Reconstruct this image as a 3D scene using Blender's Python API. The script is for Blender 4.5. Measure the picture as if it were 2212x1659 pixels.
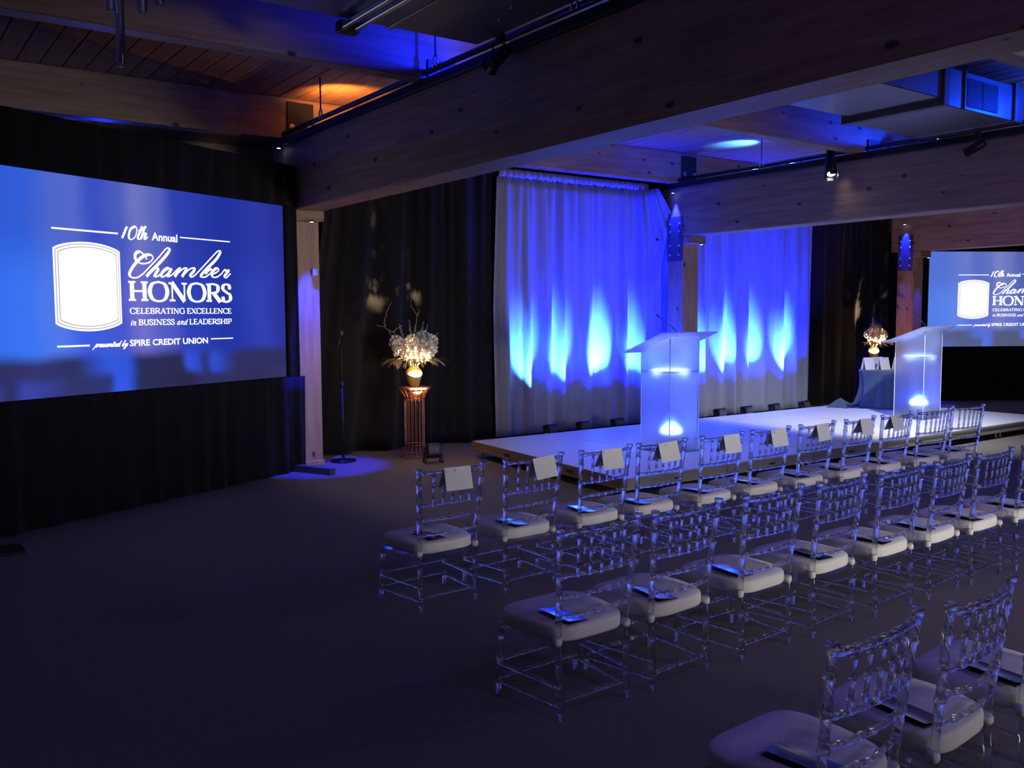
import bpy, math, random
from mathutils import Vector, Matrix
R_ = math.radians
sc = bpy.context.scene
for o in list(bpy.data.objects): bpy.data.objects.remove(o)
col = sc.collection
random.seed(7)

# ------------------------------------------------------------------ camera
cam_d = bpy.data.cameras.new('camera'); cam = bpy.data.objects.new('camera', cam_d); col.objects.link(cam)
_p, _y, _r = R_(4.393), R_(54.619), R_(-0.236)
F = Vector((math.cos(_y)*math.cos(_p), math.sin(_y)*math.cos(_p), -math.sin(_p)))
Rv = Vector((math.sin(_y), -math.cos(_y), 0)); Uv = Rv.cross(F)
R2 = Rv*math.cos(_r)+Uv*math.sin(_r); U2 = -Rv*math.sin(_r)+Uv*math.cos(_r)
m = Matrix((( R2.x, U2.x, -F.x), (R2.y, U2.y, -F.y), (R2.z, U2.z, -F.z))).to_4x4()
m.translation = Vector((0, 0, 1.8))
cam.matrix_world = m
cam_d.sensor_width = 36.0; cam_d.lens = 36.0*1970.77/2212; cam_d.clip_start = 0.05; cam_d.clip_end = 200
sc.camera = cam

# ------------------------------------------------------------------ world, exposure, main lights
w = bpy.data.worlds.new('world'); sc.world = w; w.use_nodes = True
w.node_tree.nodes['Background'].inputs[0].default_value = (0.02, 0.02, 0.05, 1)
w.node_tree.nodes['Background'].inputs[1].default_value = 0.15
vs = sc.view_settings
vs.view_transform = 'Standard'; vs.look = 'None'; vs.exposure = 0.0; vs.gamma = 1.0; vs.use_curve_mapping = False

def aim(o, target):
    o.rotation_euler = (Vector(target)-o.location).to_track_quat('-Z', 'Y').to_euler()
def spot(name, loc, target, energy, color, size, blend=0.5, radius=0.03):
    d = bpy.data.lights.new(name, 'SPOT'); d.energy = energy; d.color = color; d.spot_size = R_(size); d.spot_blend = blend; d.shadow_soft_size = radius
    o = bpy.data.objects.new(name, d); col.objects.link(o); o.location = loc; aim(o, target); return o
def point(name, loc, energy, color, radius=0.05):
    d = bpy.data.lights.new(name, 'POINT'); d.energy = energy; d.color = color; d.shadow_soft_size = radius
    o = bpy.data.objects.new(name, d); col.objects.link(o); o.location = loc; return o
def area(name, loc, target, energy, color, sx, sy):
    d = bpy.data.lights.new(name, 'AREA'); d.energy = energy; d.color = color; d.shape = 'RECTANGLE'; d.size = sx; d.size_y = sy
    o = bpy.data.objects.new(name, d); col.objects.link(o); o.location = loc; aim(o, target); return o
BLUE = (0.10, 0.13, 1.0)
DEEP = (0.01, 0.03, 1.0)
WARM = (1.0, 0.72, 0.42)
# added fill from a made-up doorway behind the audience: neutral light on the chair backs
area('fill_doorway_light', (6.6, -5.08, 1.05), (5.2, 4.0, 0.15), 50, (1.0, 0.95, 0.76), 2.4, 1.6).data.spread = R_(48)
area('fill_doorway_spill', (6.6, -5.07, 1.25), (6.6, 4.0, 0.85), 42, (1.0, 0.93, 0.74), 2.4, 1.6)
spot('fill_light_aisle', (4.57, 8.1, 3.48), (5.3, 8.3, 0.0), 60, (1.0, 0.82, 0.66), 120, 0.9, 0.06)  # added warm fill for the aisle floor, hidden behind the near beam
# added blue fill lights, out of view behind and beside the camera
area('fill_wash_near', (3.0, -0.5, 3.70), (3.6, 2.2, 0.4), 22, (0.22, 0.16, 1.0), 0.36, 0.36)
area('fill_wash_right', (8.5, 1.0, 3.70), (7.0, 4.2, 0.4), 60, (0.20, 0.17, 1.0), 0.36, 0.36)
area('fill_wash_left', (-1.5, 3.2, 3.70), (1.0, 6.5, 0.0), 8, (0.45, 0.36, 0.80), 0.36, 0.36)
# track spotlight on the second beam: white pool on the stage
spot('stage_key', (11.00, 5.75, 3.48), (12.1, 7.8, 0.2), 900, (0.92, 0.93, 1.0), 78, 0.9, 0.05)
spot('track_lamp', (10.33, 7.40, 3.50), (9.0, 6.6, 0.2), 30, (1.0, 0.93, 0.8), 60, 0.9, 0.05)

# ------------------------------------------------------------------ materials
def srgb(r, g, b):
    f = lambda c: (c/255/12.92) if c/255 <= 0.04045 else ((c/255+0.055)/1.055)**2.4
    return (f(r), f(g), f(b), 1.0)
def new_mat(name):
    mt = bpy.data.materials.new(name); mt.use_nodes = True
    nt = mt.node_tree; b = nt.nodes['Principled BSDF']; return mt, nt, b
def plain(name, color, rough=0.5, metal=0.0, noise=0.0, nscale=20, spec=0.5, bump=0.0):
    mt, nt, b = new_mat(name)
    b.inputs['Base Color'].default_value = (*color, 1); b.inputs['Roughness'].default_value = rough
    b.inputs['Metallic'].default_value = metal; b.inputs['Specular IOR Level'].default_value = spec
    tc = nt.nodes.new('ShaderNodeTexCoord'); n = nt.nodes.new('ShaderNodeTexNoise'); n.inputs['Scale'].default_value = nscale; n.inputs['Detail'].default_value = 4
    nt.links.new(tc.outputs['Object'], n.inputs['Vector'])
    if noise > 0:
        mx = nt.nodes.new('ShaderNodeMix'); mx.data_type = 'RGBA'
        mx.inputs[6].default_value = (*[c*(1-noise) for c in color], 1); mx.inputs[7].default_value = (*[min(1, c*(1+noise)) for c in color], 1)
        nt.links.new(n.outputs['Fac'], mx.inputs[0]); nt.links.new(mx.outputs[2], b.inputs['Base Color'])
    if bump > 0:
        bp = nt.nodes.new('ShaderNodeBump'); bp.inputs['Strength'].default_value = bump; bp.inputs['Distance'].default_value = 0.01
        nt.links.new(n.outputs['Fac'], bp.inputs['Height']); nt.links.new(bp.outputs['Normal'], b.inputs['Normal'])
    return mt
def emit(name, color, strength):
    mt = bpy.data.materials.new(name); mt.use_nodes = True; nt = mt.node_tree; nt.nodes.clear()
    e = nt.nodes.new('ShaderNodeEmission'); e.inputs[0].default_value = (*color[:3], 1); e.inputs[1].default_value = strength
    o = nt.nodes.new('ShaderNodeOutputMaterial'); nt.links.new(e.outputs[0], o.inputs[0]); return mt
def wood(name, axis, light, dark, knots=True, lam=True):
    # glue-laminated timber: grain stretched along the axis, knots, thin lamination lines
    mt, nt, b = new_mat(name); N = nt.nodes; L = nt.links
    tc = N.new('ShaderNodeTexCoord'); mp = N.new('ShaderNodeMapping'); L.new(tc.outputs['Object'], mp.inputs[0])
    s = [9, 9, 9]; s['XYZ'.index(axis)] = 0.7; mp.inputs['Scale'].default_value = s
    n = N.new('ShaderNodeTexNoise'); n.inputs['Scale'].default_value = 2.2; n.inputs['Detail'].default_value = 6; n.inputs['Distortion'].default_value = 0.6; L.new(mp.outputs[0], n.inputs['Vector'])
    r = N.new('ShaderNodeValToRGB'); r.color_ramp.elements[0].position = 0.3; r.color_ramp.elements[0].color = (*dark, 1); r.color_ramp.elements[1].position = 0.72; r.color_ramp.elements[1].color = (*light, 1)
    L.new(n.outputs['Fac'], r.inputs[0]); out = r.outputs[0]
    if knots:
        mp2 = N.new('ShaderNodeMapping'); L.new(tc.outputs['Object'], mp2.inputs[0]); s2 = [5.2, 5.2, 5.2]; s2['XYZ'.index(axis)] = 2.6; mp2.inputs['Scale'].default_value = s2
        v = N.new('ShaderNodeTexVoronoi'); v.inputs['Scale'].default_value = 1.0; v.inputs['Randomness'].default_value = 1.0; L.new(mp2.outputs[0], v.inputs['Vector'])
        kr = N.new('ShaderNodeValToRGB'); kr.color_ramp.elements[0].position = 0.075; kr.color_ramp.elements[0].color = (0.12, 0.10, 0.09, 1); kr.color_ramp.elements[1].position = 0.14; kr.color_ramp.elements[1].color = (1, 1, 1, 1); L.new(v.outputs['Distance'], kr.inputs[0])
        mk = N.new('ShaderNodeMix'); mk.data_type = 'RGBA'; mk.blend_type = 'MULTIPLY'; mk.inputs[0].default_value = 1; L.new(out, mk.inputs[6]); L.new(kr.outputs[0], mk.inputs[7]); out = mk.outputs[2]
    if lam:
        sx = N.new('ShaderNodeSeparateXYZ'); L.new(tc.outputs['Object'], sx.inputs[0])
        md = N.new('ShaderNodeMath'); md.operation = 'FLOORED_MODULO' if hasattr(md, 'operation') else 'MODULO'; md.inputs[1].default_value = 0.145; L.new(sx.outputs['Z' if axis != 'Z' else 'X'], md.inputs[0])
        lt = N.new('ShaderNodeMath'); lt.operation = 'GREATER_THAN'; lt.inputs[1].default_value = 0.005; L.new(md.outputs[0], lt.inputs[0])
        mr = N.new('ShaderNodeMapRange'); mr.inputs['To Min'].default_value = 0.72; mr.inputs['To Max'].default_value = 1; L.new(lt.outputs[0], mr.inputs[0])
        ml = N.new('ShaderNodeMix'); ml.data_type = 'RGBA'; ml.blend_type = 'MULTIPLY'; ml.inputs[0].default_value = 1; L.new(out, ml.inputs[6]); L.new(mr.outputs[0], ml.inputs[7]); out = ml.outputs[2]
    L.new(out, b.inputs['Base Color']); b.inputs['Roughness'].default_value = 0.55
    bp = N.new('ShaderNodeBump'); bp.inputs['Strength'].default_value = 0.25; bp.inputs['Distance'].default_value = 0.006; L.new(n.outputs['Fac'], bp.inputs['Height']); L.new(bp.outputs[0], b.inputs['Normal'])
    return mt
def cloth(name, color, rough=0.8, sheen=0.3, weave=160, noise=0.12, crease=0.0):
    mt = plain(name, color, rough, 0, noise, weave, 0.3, 0.25)
    nt = mt.node_tree; b = nt.nodes['Principled BSDF']; b.inputs['Sheen Weight'].default_value = sheen; b.inputs['Sheen Roughness'].default_value = 0.5
    if crease > 0:
        tc = nt.nodes.new('ShaderNodeTexCoord'); mp = nt.nodes.new('ShaderNodeMapping'); mp.inputs['Scale'].default_value = (9, 9, 2.2)
        n2 = nt.nodes.new('ShaderNodeTexNoise'); n2.inputs['Scale'].default_value = 1.6; n2.inputs['Detail'].default_value = 3; n2.inputs['Distortion'].default_value = 1.2
        nt.links.new(tc.outputs['Object'], mp.inputs[0]); nt.links.new(mp.outputs[0], n2.inputs['Vector'])
        bp = nt.nodes.new('ShaderNodeBump'); bp.inputs['Strength'].default_value = crease; bp.inputs['Distance'].default_value = 0.05
        nt.links.new(n2.outputs['Fac'], bp.inputs['Height']); nt.links.new(bp.outputs[0], b.inputs['Normal'])
    return mt
def acrylic(name, clear=0.35, rough=0.03, tint=(0.93, 0.94, 1.0)):
    mt, nt, b = new_mat(name); N = nt.nodes; L = nt.links
    b.inputs['Base Color'].default_value = (*tint, 1); b.inputs['Transmission Weight'].default_value = 1; b.inputs['Roughness'].default_value = rough; b.inputs['IOR'].default_value = 1.45
    t = N.new('ShaderNodeBsdfTransparent'); t.inputs[0].default_value = (*tint, 1)
    mx = N.new('ShaderNodeMixShader'); mx.inputs[0].default_value = clear
    o = N['Material Output']; L.new(b.outputs[0], mx.inputs[1]); L.new(t.outputs[0], mx.inputs[2]); L.new(mx.outputs[0], o.inputs[0]); return mt
def frosted(name, diff=0.10):
    mt, nt, b = new_mat(name); N = nt.nodes; L = nt.links
    b.inputs['Base Color'].default_value = (0.95, 0.96, 1, 1); b.inputs['Transmission Weight'].default_value = 1; b.inputs['Roughness'].default_value = 0.6; b.inputs['IOR'].default_value = 1.15
    d = N.new('ShaderNodeBsdfTranslucent'); d.inputs[0].default_value = (0.75, 0.8, 1, 1)
    df = N.new('ShaderNodeBsdfDiffuse'); df.inputs[0].default_value = (0.62, 0.66, 0.9, 1)
    t = N.new('ShaderNodeBsdfTransparent'); t.inputs[0].default_value = (0.96, 0.96, 1, 1)
    m1 = N.new('ShaderNodeMixShader'); m1.inputs[0].default_value = 0.5; L.new(d.outputs[0], m1.inputs[1]); L.new(df.outputs[0], m1.inputs[2])
    m2 = N.new('ShaderNodeMixShader'); m2.inputs[0].default_value = diff; L.new(b.outputs[0], m2.inputs[1]); L.new(m1.outputs[0], m2.inputs[2])
    m3 = N.new('ShaderNodeMixShader'); m3.inputs[0].default_value = 0.12; L.new(m2.outputs[0], m3.inputs[1]); L.new(t.outputs[0], m3.inputs[2])
    L.new(m3.outputs[0], N['Material Output'].inputs[0]); return mt

M = {}
M['carpet'] = plain('carpet', (0.17, 0.15, 0.14), 0.95, 0, 0.5, 130, 0.1, 0.35)
M['wood_y'] = wood('glulam_along_beam', 'Y', (0.46, 0.30, 0.18), (0.29, 0.17, 0.095))
M['wood_x'] = wood('glulam_along_purlin', 'X', (0.46, 0.30, 0.18), (0.30, 0.18, 0.10))
M['wood_z'] = wood('glulam_column', 'Z', (0.52, 0.34, 0.21), (0.38, 0.23, 0.13), knots=True, lam=False)
M['plank'] = wood('ceiling_plank', 'Y', (0.42, 0.26, 0.15), (0.27, 0.15, 0.085), knots=False, lam=False)
M['wall'] = plain('painted_wall', (0.05, 0.048, 0.055), 0.9, 0, 0.15, 6)
M['black_cloth'] = cloth('black_velour', (0.006, 0.006, 0.007), 0.95, 0.03, 140)
M['black_drape'] = cloth('black_drape_cloth', (0.008, 0.0065, 0.006), 0.85, 0.08, 140)
M['silver_cloth'] = cloth('silver_curtain_cloth', (0.36, 0.38, 0.42), 0.55, 0.4, 120, 0.06, 0.22)
M['table_cloth'] = cloth('slate_blue_cloth', (0.055, 0.085, 0.13), 0.8, 0.3, 120)
M['black_metal'] = plain('black_metal', (0.02, 0.02, 0.022), 0.45, 0.3, 0.2, 30)
M['black_gloss'] = plain('black_gloss', (0.012, 0.012, 0.014), 0.25, 0.2, 0.1, 30)
M['dark_steel'] = plain('dark_steel_plate', (0.10, 0.10, 0.11), 0.5, 0.3, 0.2, 14)
M['steel'] = plain('bright_steel', (0.6, 0.6, 0.62), 0.3, 0.9, 0.1, 30)
M['duct'] = plain('galvanised_duct', (0.22, 0.22, 0.23), 0.38, 0.75, 0.15, 5)
M['alu'] = plain('aluminium_rail', (0.58, 0.57, 0.50), 0.38, 0.75, 0.08, 12)
M['stage_top'] = plain('white_stage_deck', (0.70, 0.70, 0.70), 0.42, 0, 0.06, 3)
M['copper'] = plain('copper_wire', (0.62, 0.27, 0.15), 0.32, 0.9, 0.1, 30)
M['cushion'] = cloth('ivory_cushion_cloth', (0.66, 0.64, 0.60), 0.85, 0.2, 200, 0.06)
M['card'] = plain('grey_card', (0.60, 0.62, 0.60), 0.8, 0, 0.03, 40)
M['paper_white'] = plain('white_board', (0.85, 0.85, 0.87), 0.6, 0, 0.03, 30)
M['booklet'] = plain('navy_glossy_print', (0.012, 0.04, 0.20), 0.12, 0, 0.2, 40, 1.0); M['booklet'].node_tree.nodes['Principled BSDF'].inputs['IOR'].default_value = 2.3
M['booklet_in'] = plain('dark_print_inside', (0.01, 0.012, 0.03), 0.5, 0, 0.2, 40)
M['acrylic'] = acrylic('clear_acrylic', 0.42, 0.04)
M['glass'] = acrylic('clear_glass', 0.25, 0.02, (0.96, 0.97, 1.0))
M['vase_glass'] = plain('gold_mercury_glass', (0.80, 0.62, 0.20), 0.3, 0.0, 0.45, 26, 0.6, 0.4); M['vase_glass'].node_tree.nodes['Principled BSDF'].inputs['Transmission Weight'].default_value = 0.45
M['frost'] = frosted('frosted_acrylic'); M['shelf_frost'] = frosted('opal_acrylic', 0.85)
M['petal'] = plain('ivory_petal', (0.88, 0.80, 0.62), 0.7, 0, 0.1, 40)
M['petal_green'] = plain('pale_green_petal', (0.42, 0.55, 0.42), 0.7, 0, 0.15, 40)
M['petal_blue'] = plain('blue_grey_spike', (0.30, 0.33, 0.40), 0.7, 0, 0.2, 40)
M['leaf'] = plain('pale_leaf', (0.50, 0.40, 0.20), 0.6, 0, 0.25, 30)
M['stem'] = plain('yellow_green_stem', (0.55, 0.45, 0.10), 0.6, 0, 0.2, 30)
M['twig'] = plain('brown_twig', (0.38, 0.25, 0.13), 0.7, 0, 0.3, 60)
M['blue_led'] = emit('blue_led', (0.35, 0.5, 1.0), 12)
M['white_led'] = emit('white_lamp', (1.0, 0.98, 0.9), 30)
M['puck_led'] = emit('puck_led', (0.35, 0.62, 1.0), 9)
M['grey_box'] = plain('grey_plastic', (0.5, 0.5, 0.52), 0.5, 0, 0.05, 20)
M['screen_white'] = emit('screen_white', (0.97, 0.985, 1.0), 1.15)
M['screen_line'] = emit('screen_rule_grey', srgb(150, 145, 170), 1.0)

def screen_mat(name='projected_picture', pale=0.0):
    mt = bpy.data.materials.new(name); mt.use_nodes = True; nt = mt.node_tree; N = nt.nodes; L = nt.links; N.clear()
    tc = N.new('ShaderNodeTexCoord'); nz = N.new('ShaderNodeTexNoise'); nz.inputs['Scale'].default_value = 1.3; nz.inputs['Detail'].default_value = 1
    L.new(tc.outputs['Object'], nz.inputs['Vector'])
    sp = N.new('ShaderNodeSeparateXYZ'); L.new(tc.outputs['Object'], sp.inputs[0])
    def math_(op, a, b):
        q = N.new('ShaderNodeMath'); q.operation = op
        for i, v in enumerate((a, b)):
            if isinstance(v, (int, float)): q.inputs[i].default_value = v
            else: L.new(v, q.inputs[i])
        return q.outputs[0]
    wob = math_('MULTIPLY', math_('SUBTRACT', nz.outputs['Fac'], 0.5), 0.10)
    fx = math_('ADD', math_('DIVIDE', sp.outputs['X'], 3.5), wob)
    def ramp(stops):
        r = N.new('ShaderNodeValToRGB'); e = r.color_ramp.elements; r.color_ramp.interpolation = 'EASE'
        while len(e) < len(stops): e.new(0.5)
        for el, (p, c) in zip(e, stops): el.position = p; el.color = srgb(*c)
        L.new(fx, r.inputs[0]); return r.outputs[0]
    top = ramp([(0, (44, 88, 212)), (.10, (48, 92, 214)), (.19, (78, 102, 205)), (.25, (84, 104, 202)), (.31, (58, 80, 192)), (.37, (74, 92, 190)), (.43, (108, 116, 192)), (.50, (88, 100, 188)), (.58, (46, 62, 172)), (.74, (34, 50, 158)), (.90, (44, 56, 164)), (1, (42, 48, 150))])
    mid = ramp([(0, (50, 108, 238)), (.12, (58, 116, 242)), (.20, (80, 120, 235)), (.28, (62, 92, 225)), (.37, (70, 88, 205)), (.45, (112, 110, 200)), (.52, (84, 92, 196)), (.60, (48, 66, 182)), (.76, (36, 54, 166)), (.90, (48, 64, 176)), (1, (46, 52, 156))])
    bot = ramp([(0, (62, 66, 150)), (.05, (46, 48, 105)), (.10, (58, 68, 165)), (.24, (48, 52, 104)), (.31, (46, 54, 120)), (.345, (52, 88, 226)), (.375, (50, 86, 222)), (.42, (44, 46, 88)), (.58, (42, 42, 78)), (.66, (46, 48, 96)), (.88, (50, 46, 92)), (1, (56, 50, 104))])
    low = ramp([(0, (46, 46, 92)), (.14, (52, 52, 110)), (.22, (46, 50, 100)), (.33, (52, 88, 220)), (.38, (50, 84, 216)), (.43, (44, 46, 90)), (.56, (42, 44, 84)), (.60, (52, 80, 214)), (.635, (48, 76, 206)), (.67, (46, 54, 120)), (.71, (50, 76, 205)), (.80, (46, 48, 96))])
    def smooth(a, b):
        mr = N.new('ShaderNodeMapRange'); mr.interpolation_type = 'SMOOTHSTEP'; mr.inputs['From Min'].default_value = a; mr.inputs['From Max'].default_value = b
        zz = math_('ADD', sp.outputs['Z'], math_('MULTIPLY', wob, 1.6)); L.new(zz, mr.inputs['Value']); return mr.outputs[0]
    def mixc(f, a, b):
        q = N.new('ShaderNodeMix'); q.data_type = 'RGBA'; L.new(f, q.inputs[0]); L.new(a, q.inputs[6]); L.new(b, q.inputs[7]); return q.outputs[2]
    c = mixc(smooth(1.17, 1.30), bot, low); c = mixc(smooth(1.36, 1.52), c, mid); c = mixc(smooth(2.0, 2.6), c, top)
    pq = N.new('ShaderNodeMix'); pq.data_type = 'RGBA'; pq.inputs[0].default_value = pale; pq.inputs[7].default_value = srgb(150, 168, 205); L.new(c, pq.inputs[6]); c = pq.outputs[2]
    e = N.new('ShaderNodeEmission'); e.inputs[1].default_value = 1.0; L.new(c, e.inputs[0]); o = N.new('ShaderNodeOutputMaterial'); L.new(e.outputs[0], o.inputs[0]); return mt
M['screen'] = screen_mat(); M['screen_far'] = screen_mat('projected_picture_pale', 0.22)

# ------------------------------------------------------------------ mesh helpers
class MB:
    def __init__(s): s.v = []; s.f = []
    def box(s, x0, x1, y0, y1, z0, z1):
        b = len(s.v); s.v += [(x0,y0,z0),(x1,y0,z0),(x1,y1,z0),(x0,y1,z0),(x0,y0,z1),(x1,y0,z1),(x1,y1,z1),(x0,y1,z1)]
        s.f += [(b,b+3,b+2,b+1),(b+4,b+5,b+6,b+7),(b,b+1,b+5,b+4),(b+1,b+2,b+6,b+5),(b+2,b+3,b+7,b+6),(b+3,b,b+4,b+7)]; return s
    def cbox(s, x0, x1, y0, y1, z0, z1, c):
        # box with all edges chamfered by c
        b = len(s.v); xs = (x0, x1); ys = (y0, y1); zs = (z0, z1); idx = {}
        for i in (0, 1):
            for j in (0, 1):
                for k in (0, 1):
                    sx, sy, sz = (1-2*i)*c, (1-2*j)*c, (1-2*k)*c
                    for a, p in enumerate(((xs[i], ys[j]+sy, zs[k]+sz), (xs[i]+sx, ys[j], zs[k]+sz), (xs[i]+sx, ys[j]+sy, zs[k]))):
                        idx[i,j,k,a] = len(s.v); s.v.append(p)
        I = idx
        for i in (0, 1): s.f.append(tuple(I[i,j,k,0] for j, k in ((0,0),(1,0),(1,1),(0,1))))
        for j in (0, 1): s.f.append(tuple(I[i,j,k,1] for i, k in ((0,0),(1,0),(1,1),(0,1))))
        for k in (0, 1): s.f.append(tuple(I[i,j,k,2] for i, j in ((0,0),(1,0),(1,1),(0,1))))
        for i in (0, 1):
            for j in (0, 1): s.f.append((I[i,j,0,0], I[i,j,1,0], I[i,j,1,1], I[i,j,0,1]))
            for k in (0, 1): s.f.append((I[i,0,k,0], I[i,1,k,0], I[i,1,k,2], I[i,0,k,2]))
        for j in (0, 1):
            for k in (0, 1): s.f.append((I[0,j,k,1], I[1,j,k,1], I[1,j,k,2], I[0,j,k,2]))
        for i in (0, 1):
            for j in (0, 1):
                for k in (0, 1): s.f.append((I[i,j,k,0], I[i,j,k,1], I[i,j,k,2]))
        return s
    def tube(s, pts, r, seg=8, cap=True):
        pts = [Vector(p) for p in pts]; rs = r if isinstance(r, (list, tuple)) else [r]*len(pts); rings = []
        t = (pts[1]-pts[0]).normalized(); up = Vector((0,0,1)) if abs(t.z) < 0.9 else Vector((1,0,0)); nn = t.cross(up).normalized()
        for i, p in enumerate(pts):
            a = pts[max(0, i-1)]; b = pts[min(len(pts)-1, i+1)]; t = (b-a).normalized() if (b-a).length > 1e-9 else t
            nn = (nn - t*nn.dot(t)).normalized(); bb = t.cross(nn); base = len(s.v)
            for k in range(seg):
                an = 2*math.pi*k/seg; s.v.append(tuple(p+(nn*math.cos(an)+bb*math.sin(an))*rs[i]))
            rings.append(base)
        for a, b in zip(rings, rings[1:]):
            for k in range(seg): s.f.append((a+k, a+(k+1)%seg, b+(k+1)%seg, b+k))
        if cap: s.f.append(tuple(rings[0]+k for k in reversed(range(seg)))); s.f.append(tuple(rings[-1]+k for k in range(seg)))
        return s
    def lathe(s, prof, seg=24, c=(0,0,0), cap=True):
        rings = []
        for r, z in prof:
            b = len(s.v); rings.append(b)
            for k in range(seg): an = 2*math.pi*k/seg; s.v.append((c[0]+r*math.cos(an), c[1]+r*math.sin(an), c[2]+z))
        for a, b in zip(rings, rings[1:]):
            for k in range(seg): s.f.append((a+k, a+(k+1)%seg, b+(k+1)%seg, b+k))
        if cap: s.f.append(tuple(rings[0]+k for k in reversed(range(seg)))); s.f.append(tuple(rings[-1]+k for k in range(seg)))
        return s
    def ring(s, rad, r, z, seg=32, c=(0,0)):
        n = seg; rings = []
        for i in range(n):
            a = 2*math.pi*i/n; b = len(s.v); rings.append(b)
            for k in range(6):
                t = 2*math.pi*k/6; rr = rad+r*math.cos(t); s.v.append((c[0]+rr*math.cos(a), c[1]+rr*math.sin(a), z+r*math.sin(t)))
        for i in range(n):
            a = rings[i]; b = rings[(i+1)%n]
            for k in range(6): s.f.append((a+k, b+k, b+(k+1)%6, a+(k+1)%6))
        return s
    def prism(s, poly, z0, z1):
        n = len(poly); b = len(s.v); s.v += [(x,y,z0) for x, y in poly]+[(x,y,z1) for x, y in poly]
        s.f += [tuple(b+i for i in reversed(range(n))), tuple(b+n+i for i in range(n))]
        s.f += [(b+i, b+(i+1)%n, b+n+(i+1)%n, b+n+i) for i in range(n)]; return s
    def grid(s, fn, nu, nv):
        b = len(s.v)
        for j in range(nv+1):
            for i in range(nu+1): s.v.append(tuple(fn(i/nu, j/nv)))
        for j in range(nv):
            for i in range(nu): q = b+j*(nu+1)+i; s.f.append((q, q+1, q+nu+2, q+nu+1))
        return s
    def mesh(s, name, mat, smooth=False):
        me = bpy.data.meshes.new(name); me.from_pydata(s.v, [], s.f); me.update()
        if smooth: me.polygons.foreach_set('use_smooth', [True]*len(me.polygons))
        if mat: me.materials.append(M[mat] if isinstance(mat, str) else mat)
        return me
    def build(s, name, mat, parent=None, smooth=False, recenter=None, kind=None):
        off = None
        if recenter is None: recenter = parent is None
        if recenter and s.v:
            xs, ys, zs = zip(*s.v); off = ((min(xs)+max(xs))/2, (min(ys)+max(ys))/2, min(zs)); s.v = [(x-off[0], y-off[1], z-off[2]) for x, y, z in s.v]
        o = bpy.data.objects.new(name, s.mesh(name, mat, smooth)); col.objects.link(o)
        if off: o.location = off
        if parent: o.parent = parent
        if kind: o['kind'] = kind
        return o
def tag(o, label, cat, group=None):
    o['label'] = label; o['category'] = cat
    if group: o['group'] = group
    return o
def thing(name, loc, label, cat, rz=0, group=None):
    o = bpy.data.objects.new(name, None); col.objects.link(o); o.location = loc; o.rotation_euler = (0,0,rz); o.empty_display_size = 0.1
    return tag(o, label, cat, group)
def copy_tree(o, parent=None):
    c = o.copy(); col.objects.link(c); c.parent = parent
    for ch in list(o.children): copy_tree(ch, c)
    return c
ORD = ['first', 'second', 'third', 'fourth', 'fifth', 'sixth', 'seventh', 'eighth', 'ninth', 'tenth', 'eleventh', 'twelfth']

# ------------------------------------------------------------------ room shell
def struct(o, label=None):
    o['kind'] = 'structure'
    if label: o['label'] = label
    return o
XL, XR, YF, YB, ZC = -5.0, 23.0, -5.2, 14.2, 4.30
struct(MB().box(XL, XR, YF, YB, -0.12, 0).build('floor', 'carpet', recenter=False), 'grey brown carpeted floor of the hall')
ceil = struct(MB().box(XL, XR, YF, YB, ZC+0.04, ZC+0.2).build('ceiling', 'plank', recenter=False), 'dark boarded timber ceiling')
pm = MB().cbox(-0.098, 0.098, -6.9, 6.9, 0, 0.035, 0.006).mesh('plank', 'plank')
x = XL+0.1; i = 0
while x < XR-0.1:
    p = bpy.data.objects.new('plank', pm); col.objects.link(p); p.parent = ceil; p.location = (x, 7.2 if i % 1 == 0 else 7.2, ZC+random.uniform(-0.002, 0.004)); x += 0.205; i += 1
struct(MB().box(XL, XR, YB, YB+0.15, 0, ZC+0.04).build('wall_back', 'wall', recenter=False))
struct(MB().box(XL, XR, YF-0.15, YF, 0, ZC+0.04).build('wall_front', 'wall', recenter=False))
struct(MB().box(XL-0.15, XL, YF, YB, 0, ZC+0.04).build('wall_left', 'wall', recenter=False))
struct(MB().box(XR, XR+0.15, YF, YB, 0, ZC+0.04).build('wall_right', 'wall', recenter=False))

# made-up doorway in the front wall (behind the camera), added to carry the fill
dr = struct(MB().box(5.3, 7.9, -5.19, -5.17, 0.0, 2.15).build('fill_door_1', None, recenter=False), 'added glowing doorway behind the audience for fill light')
M['fill_glow'] = emit('fill_doorway_glow', (1.0, 0.94, 0.76), 1.2); dr.data.materials.append(M['fill_glow'])
for a, b, c, d in ((5.2, 5.3, 0, 2.25), (7.9, 8.0, 0, 2.25), (5.3, 7.9, 2.15, 2.25)): MB().cbox(a, b, -5.2, -5.10, c, d, 0.01).build('fill_door_frame', 'wood_z', dr)
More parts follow.
